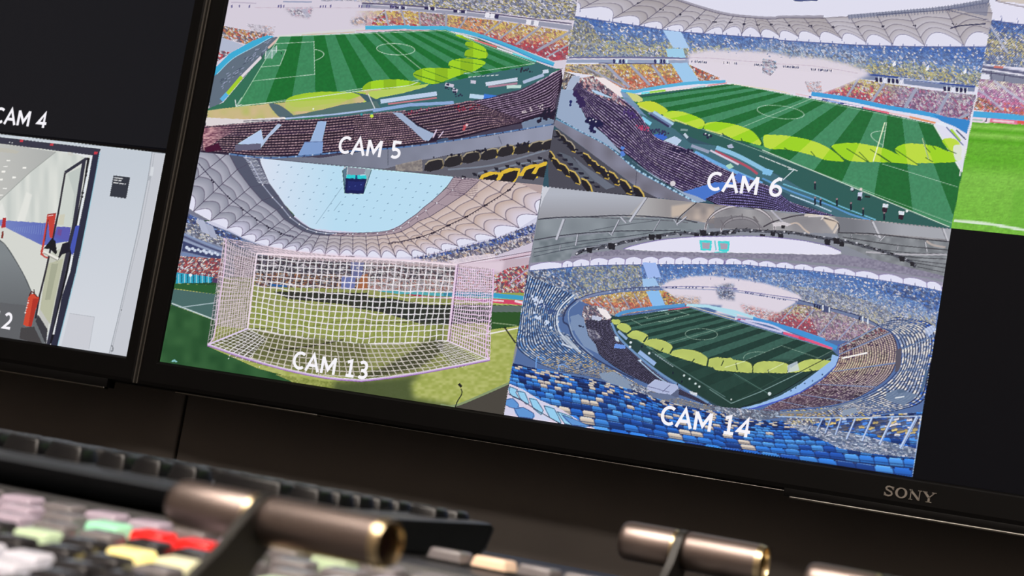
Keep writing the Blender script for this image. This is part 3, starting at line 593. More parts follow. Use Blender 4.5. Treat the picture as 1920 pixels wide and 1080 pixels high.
    poly(zj(700,60,1200,10,1190,100,1100,110,960,130,700,150),(196,176,190)); poly(zj(960,130,1060,80,1195,60,1170,250,940,250), seats([(226,170,120),(214,70,80),(196,60,84),(238,200,200),(120,50,70)],k=57,ang=.8)); line(zj(1190,90,1060,190),2.4,(176,160,190)); line(zj(1170,140,1110,200),2,(176,160,190))
    poly(zj(0,40,500,60,960,110,960,250,600,245,190,240,0,200), seats([(238,220,226),(240,226,222),(236,190,190),(226,150,140),(236,222,236)],k=58,ang=.8,dk=.08)); 
    poly(zh(-900,900,980,1000,960,1100,-900,1080), seats([(206,190,200),(120,90,100),(236,220,226),(150,110,120),(60,50,70)],k=59,ang=.6,dk=.2))
    poly(zi(680,0,1350,0,1350,160,680,130), seats([(60,50,66),(90,60,76),(120,110,140),(200,190,206),(40,38,56)],k=60,ang=.2)); poly(zi(680,110,1440,130,1440,240,680,205), seats([(180,110,70),(214,150,100),(120,60,60),(60,40,50),(200,180,170)],k=61,ang=.3)); poly(zi(1325,40,1415,45,1400,150,1330,150),(120,128,190)); poly(zi(1265,135,1360,145,1350,235,1260,225),(126,140,214)); poly(zi(780,185,900,200,895,215,780,205),(40,110,190)); dots(zi(905,115,1000,60,1090,70,1180,75,1275,80,1370,82,1045,122,1110,130,1250,135,1300,138),2,(240,236,244))
    line(zi(905,175,950,215),3.4,(232,232,236))
    poly(zi(1400,130,1440,120,1440,240,1360,235),(200,120,80)); strip(zj(180,244,420,250,620,262,1165,285),5.5,(96,210,226)); strip(zj(620,256,900,262,1165,285),8,(60,160,200)); strip(zj(-60,226,170,250),2,(60,80,150)); strip(zj(0,240,300,264,700,288),3,(214,120,150)); strip(zj(380,266,480,272),4,(206,50,100))
    strip(zj(690,286,940,306),6,(214,130,196)); strip(zj(940,303,1162,318),8.5,(212,70,104)); strip(zj(948,300,1028,306),3,(238,206,214)); strip(zj(1100,304,1160,318),4.4,(240,214,224))
    # grass
    poly(zi(145,185,450,200,680,205,1440,230)+zj(420,270,1160,335,1100,840,1060,1080,-100,1000)+zi(0,800,60,600), lambda X,Y: mix(col((158,168,84),X),col((190,194,122),X),np.clip(1.5*vnoise(X*.6,Y,4,3)-.3,0,1)*.7))
    poly(zi(120,185,450,200,440,260,140,222),(44,94,52)); poly(zi(120,222,440,262,430,440,116,330),(74,106,104)); poly(zi(116,330,420,440,400,560,360,610,700,760,850,800,1000,870,800,880,20,740),lambda X,Y: mix(col((36,78,44),X),col((54,98,58),X),vnoise(X,Y,16)))
    poly(zi(820,800,1200,850,1440,850,1440,920,1000,880),lambda X,Y: mix(col((120,130,60),X),col((170,176,100),X),vnoise(X,Y,3)))
    strip(zi(118,320,420,436),2.4,(190,206,206),sm=False); line(zi(175,348,420,315),1.6,(170,190,196)); line(zi(420,245,450,240),2,(180,200,90))
    poly(zj(0,275,260,285,500,330,930,330,940,450,700,460,500,470,200,380,0,350),(42,48,44)); poly(zj(935,330,1155,335,1140,470,930,500),(44,84,40)); poly(zj(940,335,1160,337,1155,380,940,380),(96,110,106)); 
    poly(zi(800,240,1440,250,1440,360,1300,330,900,290),(46,50,44)); line(zj(930,525,1130,486),2.6,(236,232,226)); line(zj(950,450,1110,470),1.2,(190,200,170))
    poly(zj(560,480,620,470,620,640,450,760,160,820,0,820,200,760,400,650,500,560),(60,64,44),.85,soft=6)
    poly(zj(-130,850,300,820,480,790,400,860,420,960,700,1010,600,1060,-100,1000),(70,82,50),.9,soft=12)
    poly(zj(690,1015,1060,865,1100,870,1025,1080,690,1050),(74,70,64)); strip(zj(600,1005,700,1010,900,930,1070,855),4,(134,150,110))
    for a,w in (((30,940,1200,600),0),): pass
    strip(zi(660,490,860,490,1100,470,1260,440,1440,445),1.8,(40,44,40)); strip(zj(0,445,180,455,340,450,420,455),1.6,(50,54,40)); strip(zi(1280,565,1060,608,860,632,760,635),2.6,(36,34,34)); strip(zi(640,490,900,540,1200,570,1440,600)+zj(380,592,520,578),2.2,(206,210,180),.9)
    line(zj(1030,480,1106,588),2.8,(30,32,34)); line(zj(722,862,742,885),5,(26,28,30)); strip(zj(738,895,744,930,715,980,700,1020),1.8,(30,32,34))
    # goal net
    NC = (246,238,247)
    poly(zi(650,330,1440,380)+zj(100,440,600,470,640,560,300,585)+zi(1200,560,650,480),lambda X,Y: mix(col((150,168,66),X),col((196,206,110),X),vnoise(X*.5,Y,4,3)),.75,soft=8)
    poly(zi(420,560,640,500,1100,560,1440,600,1440,830,1000,760,620,680),(66,68,40),.45,soft=8)
    poly(zg(740,800,1200,860,1710,900,1710,960,1200,930,820,880)+[],(238,214,228),.6,soft=6); poly(zh(180,905,700,930,1000,960,1380,940,1360,1040,1000,1000,180,960),(240,222,236),.6,soft=6)
    L0,L1 = zg(545,750)[0],zi(360,600)[0]; P0,P1 = zg(820,880)[0],zi(630,490)[0]
    Q0,Q1 = zj(708,60)[0],zj(650,575)[0]; R0,R1 = zj(958,88)[0],zj(932,700)[0]
    def netsh(nx,ny,wx,wy,c,px=1.,a=.94,k=0,dk_=.26):
        def f(s,t,X,Y):
            wob = .25*(vnoise(s*nx*1.3,t*ny*1.1,1.6,k)-.5); g = s*nx+wob; g -= np.floor(g); wob2 = .35*(vnoise(s*nx*.8+7,t*ny*.9,1.7,k+3)-.5); h = t*ny+wob2; h -= np.floor(h)
            m = np.maximum(np.clip((wx-np.minimum(g,1-g))*9,0,1),np.clip((wy-np.minimum(h,1-h))*9,0,1))
            q = m > .35; cc = np.where(q[...,None], col(c,s)*(.9+.14*vnoise(X,Y,5,k))[...,None], np.array((58,54,44.)))
            return cc, np.where(q, a, dk_)
        return f
    bot = [P1]+zi(640,500)[:0]
    bc = [L1]+zi(620,690,880,765,1150,820,1350,838)+zj(100,838,400,800,700,745)+[R1]
    # back sheet, floor apron and the two sides
    crossbar = [P0,(600,484),(730,488),Q0]; foot = [P1]+zi(900,540,1200,575,1440,595)+zj(330,592,520,580)+[Q1]
    loft([crossbar,foot],netsh(33,14,.125,.125,NC,k=1),sm=False)
    loft([foot,[(430,668),(520,690),(640,706),(760,702),(850,690),(900,678)]],netsh(36,7,.12,.13,(212,204,196),k=2,dk_=.34))
    loft([[L1,P1],[zi(640,690)[0],zi(760,560)[0]]],netsh(9,8,.14,.14,NC,k=6,dk_=.5),sm=False)
    loft([[Q1,R1],[zj(560,600)[0],zj(700,760)[0]]],netsh(12,10,.12,.12,NC,k=7),sm=False)
    loft([[L0,(440,462),P0],[zi(420,300)[0],zi(520,300)[0],zi(645,300)[0]],[zi(410,470)[0],zi(520,480)[0],P1]],netsh(16,26,.24,.16,(244,228,240),k=3),sm=False)
    loft([[P0,L0],[P1,L1]],netsh(13,22,.16,.12,(226,206,222),k=5,a=.7),sm=False)
    loft([[Q0,R0],[zj(690,300)[0],zj(945,300)[0]],[Q1,R1]],netsh(18,25,.22,.17,(242,214,242),k=4),sm=False)
    loft([[L0,(560,472),(700,486),(800,496),R0],[P0,(560,487),(700,492),(800,500),Q0]],netsh(50,4,.18,.2,(238,214,224),k=8,a=.8))
    strip(bc,4.2,(206,180,220)); strip([(x,y+1.8) for x,y in bc],1.4,(150,100,180)); strip([(x,y-2) for x,y in bc],1,(236,228,240))
    line([P0,P1],3,(238,220,234)); line([Q0,Q1],3.4,(232,206,232)); line([(Q0[0]+3,Q0[1]),(Q1[0]+3,Q1[1])],1,(110,60,120)); line([P1,L1],3,(222,206,236)); line([Q1,R1],2,(232,216,236)); strip([P0,(600,482),(730,487),Q0],3.4,(240,222,232)); strip([L0]+zg(560,800)+zi(470,100,440,300,415,470,395,560)+[L1],2,(224,196,222)); strip([R0]+zj(950,300,925,450,905,590,912,660)+[R1],2,(226,190,226))
    dots(zi(502,692,710,750),1.1,(226,230,226)); poly(zi(110,712,135,698,160,718),(130,190,190)); line(zj(748,545,940,520),1.6,(240,236,240),.8)
def paint14():
    setclip(T14)
    poly(T14,(136,140,152)); poly([(1000,520),(1800,560),(1720,900),(940,790)],(84,110,160))
    # roof membranes
    poly(zk(300,30,1060,110,1010,180,900,270,600,258,270,275),lambda X,Y: mix(col((178,182,194),X),col((150,150,158),X),np.clip((Y-365)/45,0,1)))
    poly(zk(300,30,360,35,310,120,280,200),(206,208,218)); poly(zk(1050,112,1410,150,1290,265,1100,262,910,262),lambda X,Y: mix(col((172,170,172),X),col((150,146,148),X),np.clip((X-1210)/40,0,1))); poly(zk(1230,180,1400,155,1300,250,1230,262),(206,188,172),.8,soft=4); poly(zk(1410,150,1700,180,1700,330,1480,300,1300,270),lambda X,Y: mix(col((130,124,126),X),col((196,180,170),X),vnoise(X,Y,12,4)))
    poly(zk(265,280,600,262,880,258,1300,275,1560,330,1400,350,1000,360,500,380,240,430),lambda X,Y: mix(col((144,152,160),X),col((120,128,136),X),vnoise(X,Y,25)))
    poly(zk(240,430,800,370,1300,340,1560,370,1200,380,900,410,520,500,500,560,215,640),lambda X,Y: mix(col((110,120,128),X),col((140,148,156),X),vnoise(X,Y,8)))
    poly(zl(0,30,440,70,720,100,960,110,1840,205,1830,300,1300,290,900,240,500,230,0,200),lambda X,Y: mix(col((132,130,136),X),col((164,162,166),X),vnoise(X,Y,18)))
    poly(zl(940,110,1250,150,1840,210,1830,290,1400,250,960,230),lambda X,Y: mix(col((118,120,128),X),col((166,168,176),X),np.clip((X-1600)/90,0,1)))
    poly(zl(950,235,1830,300,1790,590,1500,560,1300,460,1000,330),lambda X,Y: mix(col((112,116,122),X),col((146,150,156),X),vnoise(X,Y,9)))
    for p,w,c in ((zk(270,275,420,262,620,258,900,248,1260,270,1420,300),2.2,(60,62,74)),(zk(240,425,500,385,820,362,1300,355),1.8,(60,62,74)),(zk(240,490,520,440,900,400,1100,370),1.4,(70,74,86)),(zk(240,515,620,450,800,420),1,(80,86,98)),(zk(240,545,500,490,900,440),1.2,(70,76,90)),(zk(600,260,1200,285,1350,300),1.2,(90,90,100)),(zk(640,360,860,320,1160,280),1.2,(90,96,106))): strip(p,w,c)
    for p,w in ((zk(455,275,400,425),5),(zk(1050,120,930,295),5),(zk(865,258,905,300),3.4),(zk(855,280,800,385),2.6),(zk(780,370,805,390),2.6),(zk(1150,280,1100,365),1.6),(zk(1250,275,1280,310),2.6),(zk(555,385,540,465),2.4),(zk(430,465,425,500),1.6),(zk(1340,260,1270,315),3.4)): line(p,w,(190,192,204)); line([(x+w*.45,y) for x,y in p],1,(84,84,98))
    strip(zk(1420,150,1300,250,1270,300),1.6,(60,58,68))
    # arches in the middle
    for (cx,cy,rx,ry) in ((200,250,270,185),(205,260,150,100)): 
        th = np.linspace(np.pi,2*np.pi,24); p = [zl(cx+rx*np.cos(a),cy-40+ry*np.sin(a))[0] for a in th]; line(p,4.4 if rx > 200 else 4,(196,190,196)); line([(x,y-2.4) for x,y in p],1.2,(70,64,72)); line([(x,y+2.4) for x,y in p],1,(90,84,92))
    for p in ((50,140,80,190),(130,100,140,130),(215,90,220,130),(300,110,330,150),(340,150,310,110)): line(zl(*p),1.2,(90,84,90))
    poly(zl(-60,130,80,110,200,100,320,130,380,200,80,200,-40,200),(110,108,116),.6)
    strip(zl(380,190,460,150,600,110,700,95),2.4,(70,66,76)); strip(zl(440,60,540,160),3,(180,178,190)); strip(zl(700,100,840,100,960,160,930,240),4,(206,196,190)); strip(zl(560,180,640,160,700,210,740,240),3,(196,180,170)); poly(zl(450,160,540,150,600,170,570,185,460,185),(206,200,206)); strip(zl(850,120,960,160,970,240),2,(60,54,60)); strip(zl(730,110,840,110,830,135),2,(214,206,206)); poly(zl(840,125,960,150,920,220),(226,206,186),.8,soft=2)
    for p,w in ((zl(1230,150,1290,280),5),(zl(1330,255,1290,295),2.6),(zl(1240,250,1290,280),2.6),(zl(1780,205,1820,310),4.4),(zl(1065,240,1070,290),1.6),(zl(1640,310,1655,385),2.6),(zl(1430,340,1420,370),1.6)): line(p,w,(196,196,204)); line([(x-w*.4,y) for x,y in p],1,(80,80,90))
    for p,w in ((zl(960,235,1250,245,1560,280,1830,305),2.2),(zl(1000,270,1400,330,1820,370),1.8),(zl(1150,350,1500,390,1810,400),1.2),(zl(1300,400,1600,430,1800,440),1.6),(zl(1450,440,1800,480),1.2),(zl(1560,470,1800,510),1.4),(zl(1580,500,1790,545),1.2),(zl(1480,530,1780,575),1.4)): strip(p,w,(64,64,72))
    strip(zl(1180,385,1500,405,1810,405),3.2,(178,176,184)); strip(zl(1650,300,1700,330,1800,350),4,(190,176,170),.5)
    # dark catwalk ring with lamps
    ring = zk(540,530,600,500,760,475,900,440,1100,400,1300,375,1500,385,1690,370)+zl(0,240,200,215,400,225,600,235,800,270,1000,300,1200,350,1400,410,1540,470,1560,500)
    strip(ring,6,(62,64,76),.55); rr = res(smooth(ring),150)
    for i,p in enumerate(rr):
        q = (p[0]+(hsh(i,1,9)-.5)*4,p[1]+(hsh(i,2,9)-.5)*6); line([q,(q[0]+3,q[1]-2+4*hsh(i,4,9))],1.4+1.6*(hsh(i,3,9)>.7),(28,28,36) if i%4 else (196,196,206))
    for z,x,y,s in ((zk,1090,405,22),(zk,1140,402,20),(zk,1460,375,24),(zk,1415,395,18),(zk,1525,380,16),(zl,375,265,20),(zl,455,245,18),(zl,515,262,22),(zl,880,310,24),(zl,950,300,26),(zl,990,325,20),(zk,800,470,26),(zk,640,500,20),(zl,535,190,14),(zl,1460,440,22),(zl,1540,480,18)): poly(z(x-s,y-s,x+s,y-s*.8,x+s*.9,y+s,x-s*.9,y+s*.8),(34,34,42))
    # white sky opening
    poly(zk(885,490,960,462,1150,425,1400,402,1700,398)+zl(0,265,300,262,500,275,700,300,880,340,980,380,990,398,900,412,600,400,300,395,0,388)+zk(1500,520,1200,510,1000,500),(228,226,244))
    strip(zk(885,490,960,465,1150,425,1400,402)+zl(0,265,300,262,500,275,700,298,880,335,985,380),1.6,(120,104,170),.7)
    for x,y,w in ((1480,465,46),(1610,470,44)): poly(zk(x-w,y-38,x+w,y-36,x+w*.84,y+36,x-w*.8,y+36),(70,214,216)); poly(zk(x-w*.62,y-22,x+w*.66,y-20,x+w*.56,y+24,x-w*.5,y+22),(170,160,178))
    line(zk(1545,430,1555,500),2.4,(110,200,210)); line(zl(0,390,100,385),2.4,(90,214,214))
    # far roof strip and white scallops
    poly(zk(500,545,640,520,840,495,1000,505,1300,512,1700,520)+zl(0,395,600,404,1000,405,1300,455,1780,570,1790,600,1500,560,1100,500,600,450,0,420)+zk(1300,545,800,540,500,590),lambda X,Y: mix(col((150,146,166),X),col((120,116,138),X),vnoise(X,Y,3)))
    wt = zk(215,590,440,575,520,560)+zk(650,545,780,540,900,535,1020,535,1140,538,1260,540,1380,543,1500,548,1620,552)+zl(80,430,210,440,340,452,480,460,620,474,770,486,930,500,1100,515,1280,535,1470,560,1650,590,1790,625)
    wb = zk(205,645,440,625,520,618,640,610,770,607,895,605,1015,603,1135,600,1255,598,1375,598,1495,600,1610,602)+zl(85,480,215,486,345,495,482,505,622,518,770,532,932,552,1098,574,1280,602,1470,632,1655,664,1770,690)
    poly(wt+wb[::-1],(226,226,246))
    for i in range(len(wb)-1):
        a,b = A_(wb[i]),A_(wb[i+1]); u,v = A_(wt[min(i,len(wt)-1)]),A_(wt[min(i+1,len(wt)-1)]); hg = (u-a)*1.; 
        ar = [tuple(a*(1-s)+b*s+(hg*.55+(A_([0,-5])*(1-(2*s-1)**2)) )) for s in np.linspace(0,1,8)]
        line([tuple(a)]+ar+[tuple(b)],1.1,(138,124,176)); poly([tuple(u)]+ar+[tuple(v)],(140,136,158),.9); line([((a+b)/2)[0:2],((a+b)/2+A_([0,-5]))],1.3,(96,100,150)) if i else None
    # upper stand
    sel = lambda X,Y: np.clip((Y-(500+np.maximum(0,X-1450)*.16+np.maximum(0,1210-X)*.03))/70,0,1)
    ub = zk(540,860,700,810,850,790,1050,775,1200,770,1700,800)+zl(0,690,300,700,640,765,900,830,1150,900,1300,960,1500,1080,1700,1080)
    poly(wb+ub[::-1], seats([(70,116,190),(96,140,206),(140,166,206),(176,180,184),(190,184,150)],sx=3.6,sy=2.1,k=81,ang=.75,sel=sel,dark=(54,72,120),dk=.22))
    poly(zk(520,620,1010,600,1030,760,800,790,600,840,480,760), seats([(90,120,170),(180,180,150),(196,186,120),(120,140,180)],sx=3.4,sy=2.1,k=82,ang=.9),.75)
    poly(zl(560,640,900,680,1300,800,1500,960,1200,900,850,800,650,740), seats([(160,170,196),(190,196,210),(110,130,170),(206,196,160)],sx=3.6,sy=2.2,k=83,ang=.7),.7); poly(zl(1230,640,1500,640,1770,700,1730,860,1550,760,1300,700), seats([(40,90,180),(60,110,200),(120,150,200),(30,60,130)],k=84,ang=.7),.8)
    poly(zl(0,490,600,560,1100,620,1000,650,600,610,300,570,0,560), seats([(110,150,216),(150,180,230),(96,130,200),(190,206,236)],sx=3.6,sy=2.1,k=85,ang=.8),.6)
    strip(zk(205,650,640,612,1130,603,1700,603)+zl(345,497,770,534,1100,576,1470,634,1770,692),1.4,(80,90,150),.8)
    poly(zk(215,650,330,640,520,780,500,860,460,980,150,980,170,800), seats([(110,140,190),(90,120,170),(190,196,206),(60,80,120)],k=86,ang=.9,sx=4,sy=2.2)); poly(zk(360,640,460,630,640,800,560,830), seats([(80,120,180),(170,176,160),(60,84,130)],k=87,ang=.9),.8)
    # lower stand far, left and right
    poly(zk(560,860,700,830,850,805,1050,790,1180,790,1380,890,1100,930,830,975,780,960,700,920), seats([YEL,(214,180,110),(226,140,90),(206,90,76),(190,170,150)],sx=3.4,sy=2,k=88,ang=.85,sel=lambda X,Y: np.clip((Y-549)/34,0,1),dark=(96,74,70)))
    for p in ((760,840,830,940),(870,820,930,920),(960,810,1020,910),(660,850,780,950)): line(zk(*p),2,(150,156,184))
    poly(zl(390,900,640,790,780,810,960,860,1270,960,1100,1060,860,1075,600,980), seats([(190,180,120),(214,190,170),(196,80,90),(160,60,80)],sx=3.4,sy=2,k=89,ang=.85,sel=lambda X,Y: np.clip((Y-(575+(X-1490)*.17))/36,0,1),dark=(84,60,80)))
    poly(zl(720,830,960,860,1270,965,1060,1080,830,1070), seats([(200,196,210),(180,150,190),(130,110,150),(210,200,190)],sx=3.4,sy=2,k=90,ang=.85),.75)
    for p in ((640,790,520,920),(780,830,640,980),(950,870,800,1050),(1100,920,960,1075)): line(zl(*p),2.4,(150,156,186))
    # facade line
    fac = zk(540,870,640,830,780,800,950,782,1080,776,1150,775); strip(fac,4.6,(120,134,170)); strip([(x,y-2.6) for x,y in fac],1.4,(60,64,110)); 
    for i in range(14): p = res(smooth(fac),30)[12+i]; line([p,(p[0]+1.5,p[1]-.3)],3,(30,36,70) if i%3 else (210,226,240))
    # washed out ellipse
    g = zk(1150,760,1220,720,1350,690,1500,682,1690,690)+zl(0,572,200,595,400,630,560,680,660,720,685,750,620,790,520,850,400,920,300,910,0,860)+zk(1600,900,1400,890,1250,840,1180,790)
    poly(g,(226,216,228),.97,soft=4)
    poly(zk(1150,810,1200,800,1330,890,1190,895), seats([ORG,(206,100,70),YEL],sx=3.4,sy=2,k=91,ang=.85)); poly(zk(1230,830,1440,840,1430,890,1320,890), seats([LAV,(232,170,120),(236,190,160)],sx=3.4,sy=2,k=92),.7,soft=5); poly(zl(200,790,560,880,440,930,260,880), seats([LAV,(226,130,110),(206,90,90),(236,190,180)],sx=3.4,sy=2,k=93),.65,soft=5)
    poly(zk(1590,750,1680,740,1690,860,1580,850), seats([(150,170,206),(90,100,140),LAV],sx=2.6,sy=2,k=94),.9,soft=5); poly(zl(0,650,120,650,150,740,40,750), seats([(150,170,206),(90,100,140),LAV],sx=2.6,sy=2,k=95),.9,soft=5)
    strip(zk(1160,765,1400,762,1690,775)+zl(160,680,400,715,660,752),1.5,(120,120,170)); strip(zk(1170,772,1690,790)+zl(140,690,400,730,660,770),2,(150,156,190),.8)
    for i in range(30):
        if hsh(i,2,8)<.55: x = 240+i*14; line(zl(x,700+i*2.6,x+8,702+i*2.6),3,(60,64,120))
    for i in range(12): x = 1190+i*24; line(zk(x,768+i*.3,x+10,768),2.4,(60,64,110)) if hsh(i,1,7)<.6 else None
    for p in zk(1330,690,1515,700,1615,705)+zl(80,592,190,600,318,615): line([p,(p[0],p[1]+2.5)],1.2,(90,96,140))
    fac = zl(650,770,800,810,1000,860,1150,905,1280,970,1350,1040,1400,1100); strip(fac,5,(110,124,160)); strip([(x+.5,y-3) for x,y in fac],1.6,(40,50,100)); poly(zl(830,795,910,815,905,860,835,850),(70,80,120))
    for p in ((845,820),(895,835),(1155,905),(1195,925)): line(zl(p[0],p[1]-20,p[0],p[1]+22),2.6,(226,232,244))
    for p in ((1130,905),(800,815),(780,805),(820,820)): line(zl(p[0],p[1]-12,p[0],p[1]+12),3.4,(30,34,70))
    # stairs
    poly(zk(1020,588,1120,590,1158,694,1062,700),(160,186,240)); poly(zk(1020,706,1115,700,1140,755,1030,765),(160,196,236)); poly(zk(1048,795,1140,790,1190,900,1098,910),(140,190,240)); line(zk(1105,690,1112,705),2,(70,90,140))
    # boards
    strip(zk(830,975,900,945,1080,918,1330,895),6,(84,150,206)); strip(zk(870,988,1130,948),3.4,(222,226,236)); strip(zk(1130,948,1210,935),3.4,(170,206,214)); strip(zk(1210,935,1365,912),3.2,(206,90,110))
    strip(zk(1340,895,1500,905,1697,970)+zl(0,820,160,850,320,900),5.5,(176,220,236),sm=False); strip(zl(300,905,460,950,640,1000,860,1075),7.5,(72,150,214)); strip(zn(270,0,520,70,800,185),8.5,(66,146,212)); strip(zk(1370,905,1697,1000)+zl(0,862),1.4,(220,206,190)); strip(zl(160,900,420,950,560,1010,700,1070),3.4,(206,206,236)); strip(zl(180,908,240,915),3,(200,80,120)); strip(zn(170,0,330,50,440,80),4,(196,196,230)); strip(zn(450,84,620,135,770,190),4.6,(226,90,130)); strip(zn(550,115,590,128),5,(226,60,90))
    # field
    poly([(1140,590),(1160,594),(1294,577),(1440,622),(1562,658),(1575,670),(1500,715),(1420,760),(1360,768),(1240,700),(1150,640)],(40,66,66))
    H = homog([(0,0),(0,68),(105,68),(105,0)],[(1150,606),(1294,577.5),(1563,656.5),(1371.6,756.4)])
    pitch(H,[(1163,596),(1294,577.5),(1563,656.5),(1371.6,758),(1224,660),(1150,606)],(30,60,54),(56,94,84),19,1,la=.4,ph=0)
    poly(zn(0,250,770,250,790,300,640,420,420,510,150,580,0,560,-400,330,-380,250),lambda X,Y: col((30,56,50),X)*(1+.1*vnoise(X,Y,8))[...,None],lambda X,Y: np.clip((Y-(672))/8,0,.75)) 
    line(zn(110,545,300,470,780,240),1.3,(150,180,180),.8); line(zn(110,545,-30,455),1.3,(140,170,170),.7); line(zq(1020,215,1512,520),1.4,(110,140,140),.7); strip(zn(150,580,420,480,700,300),1.4,(20,34,36)); line(zn(130,350,350,480),1,(110,150,140),.7)
    sg = (188,202,108)
    for p in (zq(748,0,800,0,800,25,760,28),zq(780,45,800,25,840,25,870,45,878,75,850,90,800,65),zq(850,95,880,75,930,75,985,100,990,130,960,155,920,135,870,120),zq(965,160,1000,132,1060,130,1130,155,1160,190,1140,228,1080,212,1020,185),zq(1140,232,1170,205,1240,198,1330,215,1395,260,1390,310,1300,285,1200,255),zq(1390,310,1400,270,1440,255,1512,258,1560,262,1560,335,1480,325),
              zn(0,250,60,250,160,265,230,280,250,320,240,345,100,335,0,322),zn(250,320,270,285,330,270,430,275,490,300,480,345,350,345,260,345),zn(480,340,520,300,600,262,680,258,760,270,740,300,690,325,560,340)):
        poly(p,lambda X,Y: col(sg,X)*(.95+.07*vnoise(X,Y,12))[...,None],1,sm=True)
    for z,a in ((zq,(880,72,850,95)),(zq,(988,112,962,150)),(zq,(1163,188,1140,228)),(zq,(1400,262,1390,312)),(zn,(488,298,480,340))): line(z(*a),3,(34,58,50))
    for z,a in ((zn,(250,290,250,345)),(zn,(60,265,45,300)),(zn,(140,280,150,330)),(zn,(350,325,355,345)),(zn,(620,320,640,335)),(zq,(1080,210,1095,190)),(zq,(1290,285,1305,262))): line(z(*a),2,(40,60,44))
    line(zn(70,310,200,270),1.4,(226,236,190),.8); line(zn(350,335,450,285),1.3,(226,236,190),.8); poly(zn(475,300,540,270,555,330,480,345),(206,216,230),.8); line(zn(548,345,750,240),1.4,(30,40,40))
    dots(zn(360,482),3.2,(206,220,226)); dots(zn(110,520),1.4,(220,230,230)); dots(zq(1235,375,1272,398,1312,430,1338,450),2,(206,226,226)); dots(zq(1235,375),1,(206,226,226))
    for i in range(9): line(zq(1040+i*14,232+i*9.6,1048+i*14,238+i*9.6),1.2,(180,200,210))
    # light blue track on the right
    poly(zn(770,225,812,240,790,300,700,380,560,470,420,525,250,575,150,585,300,545,430,495,560,420,680,330,760,270),(150,186,236)); strip(zn(812,160,815,240,790,305,690,400,540,485,400,535,220,588),2.4,(70,90,196))
    for p in zn(590,415,640,398,530,445,705,357,500,462): dots([p],1.5,(50,80,120))
    # left lower dark stand
    L0 = zq(740,0,745,60,800,130,900,230,1000,320,1100,400,1250,490,1400,560); L1 = zq(570,0,580,120,640,210,760,310,900,390,1040,450,1250,520,1400,580)
    poly(zk(600,900,700,900,790,960,800,1080,560,1080), seats([(196,180,180),(120,100,120),(150,110,120),(60,60,90)],k=96,sx=3.2,sy=2,ang=.9)); poly(zk(690,910,760,930,800,985,770,1000,720,960),(240,232,234))
    poly(L0+L1[::-1],(30,30,48)); loft([L0,L1],rowsh(17,80,(30,28,46),(110,106,136),21,frac=.4)); poly(zk(660,970,730,985,720,1010,655,1000),(190,196,220)); poly(zq(580,60,640,70,680,130,600,130), seats([(170,170,190),(90,90,120)],k=97,sx=4,sy=2.2),.7)
    strip(zq(745,20,790,110,900,220,1060,350,1250,470,1400,560),4,(110,146,190)); poly(zq(770,160,840,170,840,195,760,190),(110,150,226)); strip(zq(930,215,1040,300),8,(150,180,226)); strip(zq(790,75,850,130),5,(140,170,210)); poly(zq(765,110,790,115,800,150,775,140),(196,214,236)); dots(zq(875,152,870,182,940,275,1000,225),2.3,(214,224,236)); strip(zq(925,270,1060,385,1200,470),1.8,(170,196,226)); poly(zq(1270,480,1325,495,1320,515,1280,500),(206,214,226))
    for p in zq(950,175,1160,350,1220,410,1190,430): line([p,(p[0],p[1]+4)],2.4,(20,24,50))
    # walkways of the left bowl
    poly(zk(500,980,560,960,600,990,610,1080,500,1080)+zq(470,0,480,40),(122,144,180)); poly(zq(470,0,560,0,590,110,640,170,660,230,560,180,500,90),(124,146,182)); cheer(zq(520,40)[0],zq(555,45)[0],8,(40,50,80),1.4,60,1)
    C0 = zk(540,830,450,920,420,980,430,1080)+zq(470,110,560,210,660,280,760,340,900,420,1020,480,1200,530,1400,580,1512,600)+zn(100,600,400,600)
    C1 = zk(190,680,150,850,120,1080)+zq(100,120,120,200,250,290,420,350,600,380,800,440,1000,510,1250,590,1512,622)+zn(200,640,430,640)
    def bowl(s,t,X,Y):
        n = 20; r = t*n; j = np.floor(r); fr = r-j; m = 150; i = np.floor(s*m+hsh(j,1,5)); v = hsh(i,j,6)
        pal = np.array([(168,182,206),(196,206,224),(128,150,186),(80,106,150),(96,140,200)],float); c = pal[np.clip((v*5).astype(int),0,4)]
        warm = (hsh(i,j,8)<np.clip((Y-650)/60,0,1)*.5); c = np.where(warm[...,None],np.array((214,190,150.)),c)
        return np.where((fr>.5)[...,None],np.array((44,58,92.)),c),None
    loft([C0,C1],bowl)
    cheer(zk(230,840)[0],zk(300,900)[0],30,(206,216,240),1.8,61,6); cheer(zk(280,880)[0],zk(400,960)[0],40,(60,80,130),1.6,62,5); cheer(zk(240,960)[0],zk(380,1060)[0],14,(200,214,240),2,63,5)
    strip(zk(530,820,440,900,405,980,420,1080)+zq(430,120,540,220),2.6,(206,216,232)); strip(zk(550,850,470,930,450,1010)+zq(455,40,490,130,590,230,720,310,900,400),3,(50,62,100)); strip(zk(560,870,490,940)+zq(470,60,520,150,620,240),1.4,(150,170,200)); 
    poly(zq(390,110,440,105,520,190,480,195),(180,190,206),.8); poly(zq(660,360,760,350,880,420,900,470,780,450,680,400),(136,154,180),.9); poly(zq(860,430,1000,460,1050,520,900,490), seats([(150,166,190),(190,200,214),(80,100,140)],k=98,sx=3.4,sy=2.2),.9); line(zq(410,160,480,190),3,(206,214,230))
    # right bowl
    Ri = zn(812,175,815,240,790,310,700,395,560,480,430,530,300,590); Ro = zn(1080,45,1160,90,1195,180,1190,270,1140,370,1020,460,880,530,700,575,430,600)
